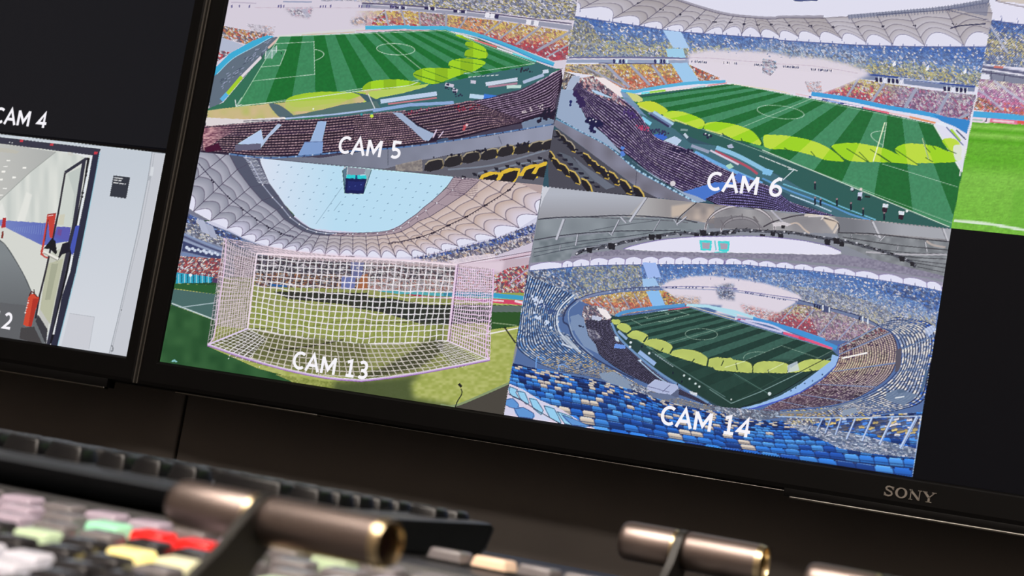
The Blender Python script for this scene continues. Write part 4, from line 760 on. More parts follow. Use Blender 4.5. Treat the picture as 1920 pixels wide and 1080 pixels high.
    def rb(s,t,X,Y):
        n = 22; q = s*n; j = np.floor(q); i = np.floor(t*26); v = hsh(i,j,7); fr = s*92; fr -= np.floor(fr); ft = t*24; ft -= np.floor(ft)
        base = mix(col((96,70,90),s),col((70,58,80),s),t)
        g2 = np.clip(1.2-np.abs(s-.22)*6,0,1)*np.clip(1.1-t*.9,0,1)
        hi = mix(col((196,180,180),s),col((244,212,176),s),g2*1.3)
        on = (ft<.55)&(fr<.7)&(hsh(np.floor(s*92),i,9)<.45+.5*t*(s<.5)+.5*g2)
        c = np.where(on[...,None],hi,base*(.7+.5*v)[...,None]); ai = np.abs(((s+.02)*5.5)%1-.5)<.03
        return np.where(ai[...,None],np.array((120,134,170.)),c),None
    poly(Ri+Ro[::-1],(70,60,84)); loft([Ri,Ro],rb)
    poly(zn(820,165,1060,40,1120,70,1000,110,830,200), seats([(70,44,60),(160,70,80),(200,190,170),(50,36,50)],k=99,sx=3.4,sy=2,ang=.7),.8); strip(zn(835,250,1000,215),3,(250,246,244)); strip(zn(812,180,1075,42),2.4,(120,140,180))
    Ro2 = zn(1075,35,1150,70,1205,130,1228,230,1205,330,1110,430,960,510,760,570,430,600)
    strip(Ro2,6.5,(84,110,164)); strip([(x-2.4,y) for x,y in Ro2],1.6,(36,52,100)); poly(zn(1185,200,1225,180,1215,330,1180,340),(90,86,100)); 
    Rx = zn(1180,-20,1400,20,1460,120,1420,330,1370,520,1200,590,900,640,640,640,430,630)
    def ub_(s,t,X,Y):
        n = 13; r = t*n; j = np.floor(r); fr = r-j; m = 90+6*j; i = np.floor(s*m+hsh(j,1,5)); v = hsh(i,j,66)
        pal = np.array([(206,206,214),(232,226,222),(150,164,196),(110,130,170)],float); c = pal[np.clip((v*4).astype(int),0,3)]
        warm = (hsh(i,j,8)<np.clip((s-.6)*3,0,1)*.5); c = np.where(warm[...,None],np.array((226,190,110.)),c)
        blue = (hsh(i,j,18)<np.clip((t-.75)*3,0,1)*.5); c = np.where(blue[...,None],np.array((50,100,200.)),c)
        c = mix(c,np.array((30,38,70.)),(fr>.55)*.88)
        ai = np.abs((s*8)%1-.5)<.02
        return np.where(ai[...,None],np.array((96,120,160.)),c),None
    loft([Ro2,Rx],ub_); poly(zn(1370,60,1430,30,1450,60,1400,110),(196,210,240),.8); poly(zn(1120,480,1200,450,1330,490,1240,560,1120,520),(110,130,160),.9); poly(zn(1190,460,1230,452,1260,470,1200,480),(90,110,140)); strip(zn(1390,330,1350,470),5,(76,104,140)); line(zn(1180,510,1240,500),2,(226,232,240)); poly(zn(840,590,920,570,940,600,830,630),(140,154,176))
    strip(zn(200,600,430,605,700,590,960,520),4,(118,134,160),.8); poly(zq(1400,570,1512,590)+zn(430,600,430,640,250,660,0,610), seats([(120,136,160),(90,104,130),(160,174,196)],k=101,sx=4,sy=2.2))
    # camera platform
    poly(zq(1040,400,1190,440,1200,465,1140,520,990,470,985,445),(176,186,220)); poly(zq(1130,520,1198,462,1198,525),(90,100,130)); line(zq(1140,440,1090,485),1.2,(96,100,140)); line(zq(990,448,1135,488),1.2,(96,100,140)); poly(zq(1000,490,1130,500,1190,530,1040,540),(104,118,150))
    # near seats
    N0 = zq(80,290,250,330,450,370,700,420,900,480,1150,560,1400,610,1512,630)+zn(100,640,430,660,800,640,1100,620,1400,600)
    N1 = zq(5,660,400,730,900,800,1300,860)+zn(0,850,300,890,700,945,1000,995,1320,1040)
    N1 = zq(5,680,400,745,900,810,1300,870)+zn(0,860,300,900,700,955,1000,1005,1320,1050)
    def near(s,t,X,Y):
        r = 13*(1-np.log1p(t*6)/np.log1p(6.))
        j = np.floor(r); fr = r-j; m = 22+j*6.2; sh = s*m+.9*hsh(j,1,5)+fr*.25; i = np.floor(sh); g = sh-i; v = hsh(i,j,77)
        pal = np.array([(40,104,200),(52,126,222),(34,84,176),(76,150,232),(28,66,140),(60,130,214)],float); c = pal[np.clip((v*6).astype(int),0,5)]
        p = np.where(j>7,.34,.10); be = hsh(i,j,78)<p; c = np.where(be[...,None],np.array((214,200,186.)),c)
        navy = hsh(i,j,79)<np.clip((j-4)*.06,0,.5); c = np.where(navy[...,None],np.array((26,42,92.)),c)
        yy = (hsh(i,j,80)<np.clip((s-.62)*1.2,0,.35)); c = np.where((be&yy)[...,None],np.array((214,184,96.)),c)
        c = c*(1.14-.40*(1-fr))[...,None]
        c = mix(c,np.array((18,34,84.)),np.clip((.46-fr)*9,0,1)*np.clip((fr-.30)*30,0,1)*.6*(j<8)); cut = (np.abs(g-.5)>.40-.02)&(fr>.84)&(j<9); c = np.where(cut[...,None],np.array((22,36,84.)),c)
        e = np.clip(1-np.minimum(g,1-g)*14,0,1); c = mix(c,np.array((24,40,96.)),e*.75); c = mix(c,np.array((22,36,84.)),np.clip((.16-fr)*14,0,1)*.8)
        c = mix(c,np.array((150,196,240.)),np.clip(1-np.abs(fr-.93)*22,0,1)*(v>.4)*.7)
        return c,None
    loft([N0,N1],near)
    poly(zq(55,430,150,470,260,540,400,600,560,700,640,735,10,640), lambda X,Y: mix(col((226,204,222),X),col((206,214,240),X),vnoise(X,Y,16)))
    for p in (zq(60,450,110,470,100,490,130,540,80,520,55,490),zq(110,480,160,490,190,560,170,570,130,530),zq(190,530,240,540,285,610,270,640,220,600),zq(290,580,360,600,405,690,400,700,330,660),zq(380,620,470,650,520,700,500,715,430,700)): poly(p,(150,206,240),sm=True); line(p+[p[0]],1.3,(40,50,90),.8)
    for p in (zq(30,540,80,530,120,570,110,600,60,590,25,570),zq(90,600,150,590,220,630,215,665,120,655),zq(410,640,520,680,600,720,480,710)): poly(p,(96,150,214),sm=True); line(p+[p[0]],1.2,(50,60,110),.8)
    strip(zq(50,500,150,550,260,620,410,705),1.6,(50,50,84))
    # grey aisle and railing
    poly(zn(430,650,640,690,900,740,1320,840,1310,900,1180,890,1000,870,820,840,700,780,560,730), seats([(150,160,180),(196,204,216),(100,112,136),(170,176,190)],k=102,sx=5,sy=2.6,ang=.3,dark=(60,70,96)),.9)
    poly(zn(640,640,1340,625,1320,780,1000,740,780,720), seats([(36,84,180),(30,60,130),(60,120,210),(206,180,110),(24,36,80),(110,150,210)],k=103,sx=10,sy=5,ang=-.15)); strip(zn(400,630,800,640,1350,628),2,(176,196,226)); strip(zn(640,690,900,720,1330,800),1.2,(60,70,110))
    for x0,y0,x1,y1,w in ((655,645,615,710,1.6),(705,645,665,730,1.8),(762,640,722,740,2),(828,640,790,750,2.4),(920,645,862,780,3),(1030,640,965,790,3.6),(1165,635,1078,815,4.4),(1325,630,1215,840,5.5),(560,640,540,690,1.3)): line(zn(x0,y0,x1,y1),w,(186,206,240)); line(zn(x0+5,y0,x1+5,y1),1,(90,110,170))
    poly(zn(470,640,700,645,640,690,480,680), seats([(206,190,130),(60,70,110),(150,160,180),(226,214,190)],k=104,sx=4,sy=2.4),.9)
    line(zn(1350,620,1296,1025),2.4,(196,210,236),.6)
    strip(zq(235,330,240,260,260,250,300,270),1.8,(110,160,226)); strip(zq(390,340,390,310,420,300,450,320),1.6,(120,160,220))
def paint7():
    setclip(T7)
    poly(T7,(226,224,242)); poly(ze(1655,0,1730,-10,2600,-200,2600,150,1920,30),(206,196,190)); strip(ze(1650,40,1740,-10),2.4,(110,110,140)); strip(ze(1700,5,1960,60,2600,160),2,(140,130,140))
    poly(ze(1645,140,1920,184,2700,300,2700,640,1920,498,1580,470), seats([(60,100,180),(96,130,190),(180,176,140),(206,190,130),(130,146,180)],k=111,ang=.7,sel=lambda X,Y: np.clip((Y-42-(X-1850)*.15)/62,0,1),dark=(50,60,100)))
    for p in ze(1755,150,1875,170,1995,190,2115,210): line([(p[0],p[1]-8),p],1.5,(90,100,160))
    strip(ze(1650,150,1800,390),4,(176,180,200)); strip(ze(1640,145,1920,186,2700,302),2,(70,84,150))
    strip(ze(1575,482,1920,535,2700,660),7,(96,98,130)); strip(ze(1580,472,1920,524),2,(190,190,214)); strip(ze(1700,490,1770,500),4,(206,120,110)); poly(ze(1575,505,1920,560,2700,690,2700,760,1920,622,1560,575),(130,134,156)); poly(ze(1605,540,1670,548,1668,590,1600,580),(226,226,240)); strip(ze(1680,520,1680,600),2,(80,80,110)); line(ze(1780,540,1775,600),2,(80,80,110)); strip(ze(1565,520,1920,575),2,(70,66,100))
    poly(ze(1560,575,1920,622,2700,770,2700,1000,1920,850,1526,808), seats([(216,206,190),(226,206,210),(214,150,190),(206,110,150),(226,110,80)],k=112,ang=.7,sel=lambda X,Y: np.clip((Y-150-(X-1830)*.14)/52,0,1),dark=(110,70,110)))
    poly(ze(1530,700,1640,730,1740,815,1526,808), seats([(232,130,70),(240,170,110),(214,80,70),(226,150,170)],k=113,ang=.7)); strip(ze(1555,650,1640,700,1770,815),4,(176,170,196)); strip(ze(1700,595,1920,755),4,(186,184,206))
    strip(ze(1522,836,1920,872,2700,960),11.5,(70,168,220)); strip(ze(1518,878,1920,905,2700,975),8.5,(226,210,222)); strip(ze(1672,886,1920,904,2700,972),7,(226,120,150)); strip(ze(1650,872,1638,898),2.4,(60,60,90)); strip(ze(1540,880,1620,886),3,(150,190,170)); strip(ze(1690,888,1850,898),3,(240,200,214)); strip(ze(1870,898,1960,906),6,(226,90,80))
    def gr(X,Y):
        d = Y-(X-1820)*.07; n = vnoise(X*.7,Y*2,5,3)*.5+vnoise(X,Y,2,5)*.5
        b = np.interp(d,[228,236,244,252,262,270,300,330,420],[0,1,0,1,0,.35,.2,.75,.6]); c = mix(col((86,164,32),X),col((138,196,84),X),b)
        return c*(.88+.24*n)[...,None]
    poly(zf(1495,112,1890,130,2900,190,2900,1300,1365,885),gr); strip(zf(1385,825,1640,850,1890,892,2900,1060),5,(214,232,206)); poly(zf(1820,600,1890,600,1890,880,1790,860),(96,168,50),.4,soft=6)
def paint12():
    setclip(T12)
    poly(zr(0,0,330,0,330,640,0,640),(200,202,198)); poly(T12,lambda X,Y: mix(col((196,204,214),X),col((212,216,224),X),np.clip((Y-300)/300,0,1)))
    poly(zp(-1200,-60,680,210,640,800,520,1080)+zr(380,520,330,700)+zp(-1200,1500),(214,216,210)); 
    poly(zp(-1200,-70,420,180,230,330,0,540,-300,800,-1200,500),lambda X,Y: mix(col((196,196,192),X),col((176,178,176),X),np.clip((X+30)/120,0,1)))
    poly(zp(420,180,640,215,640,240,490,330,400,800,0,700,0,545,230,330),lambda X,Y: mix(col((196,202,198),X),col((226,228,222),X),vnoise(X*1.6,Y*.25,14)))
    line(zp(420,182,230,332,0,545),1.4,(160,164,160)); poly(zp(0,150,60,155,150,175,130,195,0,180),(190,188,178))
    for x,y,r in ((30,328,3.4),(110,372,3.2),(10,388,3),(185,300,3),(65,245,2),(40,455,1.8),(10,505,1.6),(45,290,1.5)): line(zp(x-14,y,x+14,y),r,(246,244,238))
    poly(zp(200,480,245,500,190,700,130,700),(236,236,230),.6,soft=3); poly(zp(0,600,20,560,60,700,0,700),(234,234,230),.6,soft=3)
    poly(zp(-1200,560,0,688,60,695,350,715,600,735,530,850,320,882,150,800,50,750,0,732,-1200,640),lambda X,Y: mix(col((120,136,196),X),col((84,96,180),X),np.clip(X/120,0,1)))
    for i in range(14): x = 110+i*17; line(zp(x,735-(i-8)*2,x-8,775+i*2),1,(130,150,206),.7)
    poly(zp(25,675,50,672,45,748,12,750),(176,46,50)); poly(zp(18,775,32,775,28,830,10,828),(130,50,40))
    poly(zp(-1200,700,0,840,60,900,170,1080)+zr(240,275,350,690,-1200,400),lambda X,Y: mix(col((128,134,138),X),col((104,108,112),X),np.clip((Y-480)/90,0,1))); strip(zp(0,840,60,900,170,1080)+zr(240,270),1.6,(60,66,72)); poly(zr(0,350,200,370,180,520,300,670,350,690,0,640),(96,98,102)); poly(zr(160,540,260,530,330,680,150,620),(70,68,70))
    # door leaf
    poly(zp(488,330,640,232,680,215,655,330,500,1080,340,1080,385,830)+[]+zp(),(196,204,196)) if False else None
    poly(zp(500,350,620,288,540,800,520,850,405,810),(206,212,206)); poly(zp(510,340,625,290,580,520,540,700,560,500),(186,194,190),.7); poly(zp(430,740,535,745,520,850,405,820),(92,92,176)); poly(zp(455,650,490,650,480,730,430,725),(206,204,186)); poly(zp(440,760,470,765,460,810,430,800),(110,80,150))
    poly(zp(380,940,510,880,490,1080)+zr(380,520,300,400)+zp(350,1080),(196,198,186)); poly(zr(360,60,480,20,375,510,305,400,325,250),(186,188,164)); poly(zr(390,60,440,60,380,330,340,330),(158,162,140),.7)
    poly(zr(300,400,370,500,350,610,290,480),(196,196,192)); poly(zr(290,440,360,550,350,670,270,490),(60,60,66))
    strip(zp(492,335,660,225),5.5,(52,52,66),sm=False); strip(zp(492,335,440,640,395,850,345,1080)+zr(330,180,300,300,270,470),3.6,(44,42,52),sm=False); strip(zp(635,240,560,720,480,1080)+zr(365,670),7,(50,50,66),sm=False); strip(zp(668,225,640,420,565,800,505,1080)+zr(385,660),5,(24,24,32),sm=False)
    0
    # gap and jamb
    line(zp(690,210,640,460,560,880,522,1080)+zr(405,590),4,(226,232,238)); 
    for y0 in (320,350,480,510): line(zp(655-(y0-320)*.18,y0,650-(y0-320)*.18,y0+14),4.4,(26,26,34))
    poly(zp(-1200,-140,0,68,760,158,745,190,718,215,690,205,0,118,-1200,-60),(56,56,72)); line(zp(-1200,-150,0,62,760,152),2,(206,214,220)); poly(zp(560,190,690,205,650,225),(226,228,230)); poly(zp(510,180,555,190,550,212,515,205),(206,206,200))
    poly(zp(700,195,750,180,690,520,612,900,572,1080)+zr(430,695,378,685,408,600,470,300)+zp(530,1080,590,760,655,450),(44,46,66)); strip(zp(752,190,690,520,616,900,576,1080)+zr(432,690),1.6,(150,196,214))
    poly(zp(570,735,600,730,560,930,545,960,530,900),(70,86,180))
    for p in zp(165,98,392,126,722,190): line([(p[0]-3,p[1]-.6),(p[0]+3,p[1])],4.6,(196,60,74))
    dots(zp(75,108,95,112),1,(230,230,236))
    # fire box, push bar, extinguisher
    poly(zp(358,650,425,640,395,830,375,820,365,700,345,830,330,900,320,960,305,950,340,760),(196,66,56)); line(zp(360,652,424,642),2,(150,40,40)); line(zp(366,660,400,655),1.4,(240,230,226)); strip(zp(365,690,350,780,340,850),1.2,(60,40,40)); strip(zp(310,920,330,960,360,975),3,(190,80,70))
    poly(zp(330,905,395,825,420,850,432,940,420,950,380,910),(26,26,32)); poly(zp(428,1005,470,870,525,850,528,930,470,950),(30,30,44)); line(zp(325,928,440,985),5.5,(232,230,222)); line(zp(330,938,430,992),1.4,(130,126,120))
    poly(zr(215,310,235,285,270,285,296,315,290,340,250,480,240,530,205,530,178,515,200,400),(206,74,52)); poly(zr(250,320,292,320,240,528,215,530),(176,52,40)); strip(zr(222,300,240,270,262,285,285,310),2,(90,30,26)); line(zr(258,250,262,290),2,(60,40,40)); 
    for i in range(6): dots(zr(218-i*5,335+i*18),.9+.5*(i%2),(240,226,220))
    # wall plate and joints
    poly(zp(855,355,980,372,950,530,825,514),(52,56,66))
    for k,(a,b,y) in enumerate(((862,925,374),(858,915,392),(856,952,412))):
        n = int((b-a)/7)
        for i in range(n): line(zp(a+i*7,y+i*.9,a+i*7+4.6,y+i*.9-1),1.5,(226,230,236)) if not (k==1 and i==4) and not (k==2 and i in (5,11)) else None
    poly(zp(1145,180,1250,190,1150,750)+zr(960,780,818,760)+zp(968,1080,1080,560),(199,202,210)); strip(zp(1145,178,1110,400,1040,760,968,1080)+zr(880,500,815,760),1.2,(150,156,164),sm=False); strip(zp(1160,195,1130,400,1060,760,982,1080)+zr(892,500,830,760),.9,(168,172,180),sm=False)
    poly(zp(1138,290,1158,295,1148,360,1128,358),(214,218,224)); line(zp(1128,360,1120,395),2.4,(170,176,184)); line(zp(1140,180,1245,192),2.4,(150,156,164)); dots(zr(914,406),1,(90,94,100)); strip(zr(840,672,850,685,848,712,836,712),1.6,(120,124,130))
    poly(zr(525,430,712,458,670,700,462,676),(204,206,214)); line(zr(525,430,712,458,670,700),.9,(178,182,190))
    0; line(zr(1108,0,952,775),2,(222,180,186),.6)
# ---------------------------------------------------------------- materials
def mat(name, base=(.02,.02,.02), rough=.5, metal=0, spec=.5, emit=None, estr=0, coat=0, noise=0, nscale=40, trans=0, bump=0):
    m = bpy.data.materials.new(name); m.use_nodes = True; nt = m.node_tree; b = nt.nodes['Principled BSDF']
    b.inputs['Base Color'].default_value = (*base,1); b.inputs['Roughness'].default_value = rough
    b.inputs['Metallic'].default_value = metal; b.inputs['Specular IOR Level'].default_value = spec
    b.inputs['Coat Weight'].default_value = coat; b.inputs['Transmission Weight'].default_value = trans
    if emit: b.inputs['Emission Color'].default_value = (*emit,1); b.inputs['Emission Strength'].default_value = estr
    if noise or bump:
        tc = nt.nodes.new('ShaderNodeTexCoord'); n = nt.nodes.new('ShaderNodeTexNoise'); n.inputs['Scale'].default_value = nscale; n.inputs['Detail'].default_value = 5
        nt.links.new(tc.outputs['Object'], n.inputs['Vector'])
        if noise:
            mx = nt.nodes.new('ShaderNodeMix'); mx.data_type = 'RGBA'; mx.inputs[6].default_value = (*[c*(1-noise) for c in base],1); mx.inputs[7].default_value = (*[min(1,c*(1+noise)) for c in base],1)
            nt.links.new(n.outputs['Fac'], mx.inputs[0]); nt.links.new(mx.outputs[2], b.inputs['Base Color'])
        if bump:
            bp = nt.nodes.new('ShaderNodeBump'); bp.inputs['Strength'].default_value = bump; bp.inputs['Distance'].default_value = .001
            nt.links.new(n.outputs['Fac'], bp.inputs['Height']); nt.links.new(bp.outputs['Normal'], b.inputs['Normal'])
    return m
M = dict(
 bezel=mat('black_satin_bezel',(.0028,.0026,.0027),.45,spec=.12,noise=.2,nscale=90),
 edge=mat('bevel_glint_tone',(.05,.046,.04),.35,spec=.6),  # lighter tone standing in for light caught by the frame's bevel
 housing=mat('black_plastic_housing',(.012,.012,.012),.6),
 glass=mat('black_screen_glass',(.004,.004,.005),.12,emit=(.6,.65,1),estr=.004,spec=.1),
 glassb=mat('black_tile_glow',(.004,.004,.005),.14,emit=(.75,.78,1),estr=.0105,spec=.12),
 glassc=mat('deep_black_tile_glow',(.004,.004,.005),.14,emit=(.5,.6,1),estr=.0028,spec=.1),
 chrome=mat('brushed_chrome_strip',(.16,.153,.14),.27,1,noise=.15,nscale=20),
 logo=mat('warm_grey_metal_lettering',(.30,.27,.24),.42,.6),
 wall=mat('dark_brown_wall_panel',(.082,.071,.064),.55,noise=.18,nscale=14,bump=.05),
 room=mat('dark_grey_plaster',(.30,.26,.23),.8,noise=.15,nscale=8),
 carpet=mat('charcoal_carpet',(.03,.03,.032),.95,noise=.4,nscale=300,bump=.5),
 desk=mat('dark_brown_desk_laminate',(.05,.043,.037),.5,noise=.2,nscale=30),
 case=mat('black_keyboard_plastic',(.026,.030,.036),.4,noise=.15,nscale=200),
 key=mat('black_key_plastic',(.009,.009,.010),.26,noise=.1,nscale=300,bump=.03),
 panel=mat('black_console_panel',(.012,.012,.013),.4,noise=.2,nscale=150),
 gun=mat('brown_gunmetal_grip',(.36,.29,.265),.40,1,noise=.12,nscale=60),
 gold=mat('brass_ring',(.75,.6,.36),.28,1),
 arm=mat('black_lever_plate',(.022,.021,.018),.42),
 collar=mat('black_button_collar',(.01,.01,.01),.5),
 white=mat('white_caption_light',(0,0,0),.4,emit=(.95,.93,.98),estr=.97,spec=.2),
 lamp=mat('lamp_diffuser',(.8,.8,.8),.5,emit=(1,.89,.79),estr=24),
 lampf=mat('lamp_frame',(.5,.5,.5),.4),
)
def capmat(name, c, e): return mat(name, c, .22, emit=c, estr=e, coat=.6)
CAPS = dict(lilac=capmat('lilac_clear_cap',(.50,.41,.50),.12), white=capmat('white_clear_cap',(.66,.64,.70),.34), clear=capmat('grey_clear_cap',(.22,.20,.205),.05),
            cream=capmat('cream_lit_cap',(.85,.80,.50),.55), yellow=capmat('yellow_lit_cap',(.95,.78,.30),.95), green=capmat('green_lit_cap',(.35,.80,.50),.55), pgreen=capmat('pale_green_cap',(.58,.72,.46),.4),
            red=capmat('red_lit_cap',(.75,.015,.012),1.0), dark=capmat('dark_unlit_cap',(.03,.028,.03),0), orange=capmat('peach_lit_cap',(.9,.62,.42),.5))

# emission straight from the colours drawn on the picture surface
vm = bpy.data.materials.new('video_picture'); vm.use_nodes = True; nt = vm.node_tree; b = nt.nodes['Principled BSDF']
at = nt.nodes.new('ShaderNodeAttribute'); at.attribute_name = 'picture'; at.attribute_type = 'GEOMETRY'
b.inputs['Base Color'].default_value = (.004,.004,.005,1); b.inputs['Roughness'].default_value = .2; b.inputs['Specular IOR Level'].default_value = .2
nt.links.new(at.outputs['Color'], b.inputs['Emission Color']); b.inputs['Emission Strength'].default_value = .97

# ---------------------------------------------------------------- helpers
COL = scene.collection
def add_box(bm, c, s, rot=None, bev=0, seg=2, taper=1.0):
    """box centred at c (world), size s"""
    r = bmesh.ops.create_cube(bm, size=1); vs_ = r['verts']
    for v in vs_:
        k = taper if v.co.z > 0 else 1
        v.co = Vector((v.co.x*s[0]*k, v.co.y*s[1]*k, v.co.z*s[2]))
    if bev:
        es = list({e for v in vs_ for e in v.link_edges})
        q = bmesh.ops.bevel(bm, geom=es, offset=bev, segments=seg, profile=.6, affect='EDGES', clamp_overlap=True)
        vs_ = list({v for f in q['faces'] for v in f.verts} | {v for v in vs_ if v.is_valid})
    mt = Matrix.Translation(c) @ (rot if rot else Matrix.Identity(4))
    bmesh.ops.transform(bm, matrix=mt, verts=vs_)
    return vs_
def add_lathe(bm, prof, mt, n=40, closed=False):
    """profile (along, radius) turned about local X"""
    rings = []
    for a, r in prof:
        rings.append([bm.verts.new(mt @ Vector((a, r*math.cos(2*math.pi*k/n), r*math.sin(2*math.pi*k/n)))) for k in range(n)] if r > 1e-7 else [bm.verts.new(mt @ Vector((a,0,0)))])
    prs = list(zip(rings, rings[1:])) + ([(rings[-1], rings[0])] if closed else [])
    for p, q in prs:
        for k in range(n):
            l = (k+1) % n
            if len(p) == 1 and len(q) == 1: continue
            if len(p) == 1: bm.faces.new((p[0], q[k], q[l]))
            elif len(q) == 1: bm.faces.new((p[k], q[0], p[l]))
            else: bm.faces.new((p[k], q[k], q[l], p[l]))
def obj(name, bm, m, parent=None, smooth=True, angle=40):
    me = bpy.data.meshes.new(name)
    bmesh.ops.recalc_face_normals(bm, faces=bm.faces)
    bm.to_mesh(me); bm.free(); me.materials.append(m)
    if smooth:
        me.polygons.foreach_set('use_smooth', [True]*len(me.polygons)); me.set_sharp_from_angle(angle=math.radians(angle))
    o = bpy.data.objects.new(name, me); COL.objects.link(o)
    if parent: o.parent = parent
    return o
def thing(name, label, cat, loc, group=None):
    o = bpy.data.objects.new(name, None); COL.objects.link(o); o.location = loc; o.empty_display_size = .05
    o['label'] = label; o['category'] = cat
    if group: o['group'] = group
    bpy.context.view_layer.update()
    return o
def hang(o, parent):                      # parent while keeping world coordinates of the mesh
    o.parent = parent; o.matrix_parent_inverse = Matrix.Translation(parent_world(parent)).inverted()
def parent_world(p):
    v = Vector((0,0,0))
    while p: v = v + p.location; p = p.parent
    return v
def part(name, bm, m, parent, label=None, **k):
    # mesh data are written in world coordinates; move them to the part's own origin
    me_c = Vector((0,0,0)); n = 0
    for v in bm.verts: me_c += v.co; n += 1
    me_c = me_c/max(n,1)
    for v in bm.verts: v.co -= me_c
    o = obj(name, bm, m, None, **k); o.parent = parent; o.location = me_c-parent_world(parent)
    if label: o['label'] = label
    return o
def copy_part(o, parent, loc):
    c = o.copy(); COL.objects.link(c); c.parent = parent; c.location = loc
    return c
def struct(name, bm, m):
    o = obj(name, bm, m, None); o['kind'] = 'structure'; return o
def tvbox(bm, x0, x1, y0, y1, z0, z1, bev=0, seg=2):
    add_box(bm, W((x0+x1)/2,(y0+y1)/2,(z0+z1)/2), (abs(x1-x0),abs(z1-z0),abs(y1-y0)), bev=bev, seg=seg)

# ---------------------------------------------------------------- the room
bm = bmesh.new(); add_box(bm, (0.5,-.6,-.01), (5,4,.02)); struct('floor', bm, M['carpet'])
bm = bmesh.new(); add_box(bm, (0.5,-.6,2.61), (5,4,.02)); struct('ceiling', bm, M['room'])
bm = bmesh.new(); add_box(bm, (-2.01,-.6,1.3), (.02,4,2.6)); struct('wall_left', bm, M['room'])
bm = bmesh.new(); add_box(bm, (3.01,-.6,1.3), (.02,4,2.6)); struct('wall_right', bm, M['room'])
bm = bmesh.new(); add_box(bm, (.5,-2.61,1.3), (5,.02,2.6)); struct('wall_rear', bm, M['room'])
YW = .060                                   # face of the panelled wall behind the monitors
bm = bmesh.new(); tvbox(bm, -2, -.0110, ZT-2.6, ZT, YW, YW+.03, .0012, 1); tvbox(bm, -.0085, 3, ZT-2.6, ZT, YW, YW+.03, .0012, 1)
tvbox(bm, -2, 3, ZT-2.6, ZT, YW+.03, YW+.05); struct('wall_front', bm, M['wall'])

# ceiling lamps (warm diffusers sunk in the ceiling)
def ceiling_lamp(x, y, w, d, label):
    t = thing('ceiling_lamp', label, 'ceiling lamp', (x,y,2.6), 'warm ceiling lamps')
    bm = bmesh.new()
    for sx, sy, ww, dd in ((0,d/2,w+.04,.02),(0,-d/2,w+.04,.02),(w/2,0,.02,d),(-w/2,0,.02,d)): add_box(bm, (x+sx,y+sy,2.585), (ww,dd,.03), bev=.003)
    part('lamp_frame', bm, M['lampf'], t)
    bm = bmesh.new(); add_box(bm, (x,y,2.592), (w-.02,d-.02,.01)); part('diffuser', bm, M['lamp'], t)
ceiling_lamp(.5, -1.35, 2.2, .30, 'warm rectangular ceiling lamp above the mixing console')
ceiling_lamp(.7, -2.15, 2.2, .34, 'warm rectangular ceiling lamp behind the camera, near the rear wall')

# ---------------------------------------------------------------- picture sheet -> colours
paint5(); paint6(); paint13(); paint14(); paint7(); paint12(); sharpen()
Rm = np.array(CAX); Cv = np.array(CPOS)
def sheet_xy(X, Y):                       # plane metres -> picture sheet coordinates (a homography)
    p = np.stack([X-Cv[0], Y-Cv[1], np.full_like(X, -Cv[2])], -1) @ Rm.T
    return 960+3753.53*p[...,0]/p[...,2], 540+3753.53*p[...,1]/p[...,2]
def srgb2lin(c): return np.where(c <= .04045, c/12.92, ((c+.055)/1.055)**2.4)
TW, TH = .3024, .1701
def feed(x0, y0, parent, step, label, fold=False):
    nx = int(TW/step)+1; ny = int(TH/step)+1
    xs = np.linspace(x0, x0+TW, nx); ys = np.linspace(y0, y0+TH, ny)
    X, Y = np.meshgrid(xs, ys)
    Xs = np.where(X > x0+.138, 2*(x0+.138)-X, X) if fold else X     # the rest of a picture of which only the left part is in view
    u, v = sheet_xy(np.clip(Xs,x0+.0004,x0+TW-.0004), np.clip(Y,y0+.0004,y0+TH-.0004))
    fx = np.clip((u-PX0)*SC-.5, 0, CW-1.01); fy = np.clip((v-PY0)*SC-.5, 0, CH-1.01)
    i = fx.astype(int); j = fy.astype(int); a = (fx-i)[...,None]; b2 = (fy-j)[...,None]
    c = (CAN[j,i]*(1-a)+CAN[j,i+1]*a)*(1-b2)+(CAN[j+1,i]*(1-a)+CAN[j+1,i+1]*a)*b2
    c = srgb2lin(np.clip(c/255, 0, 1))
    co = np.stack([X-(x0+TW/2), np.zeros_like(X), (y0+TH/2)-Y], -1).reshape(-1,3)
    q = np.arange(nx*ny).reshape(ny,nx); F = np.stack([q[1:,:-1],q[1:,1:],q[:-1,1:],q[:-1,:-1]],-1).reshape(-1,4)
    me = bpy.data.meshes.new('video_feed')
    me.vertices.add(len(co)); me.vertices.foreach_set('co', co.astype(np.float32).ravel())
    me.loops.add(F.size); me.loops.foreach_set('vertex_index', F.astype(np.int32).ravel())
    me.polygons.add(len(F)); me.polygons.foreach_set('loop_start', np.arange(0,F.size,4,dtype=np.int32))
    me.update(calc_edges=True)
    at = me.color_attributes.new('picture', 'FLOAT_COLOR', 'POINT')
    at.data.foreach_set('color', np.concatenate([c,np.ones(c.shape[:2]+(1,))],-1).astype(np.float32).ravel())
    me.materials.append(vm)
    o = bpy.data.objects.new('video_feed', me); COL.objects.link(o); o.parent = parent
    o.location = W(x0+TW/2, y0+TH/2, -.0006)-parent_world(parent); o['label'] = label
    return o
def darkfeed(x0, y0, parent, label, m='glassb'):
    bm = bmesh.new(); tvbox(bm, x0+.0003, x0+TW-.0003, y0+.0003, y0+TH-.0003, -.0006, -.0001)
    return part('video_feed', bm, M[m], parent, label)

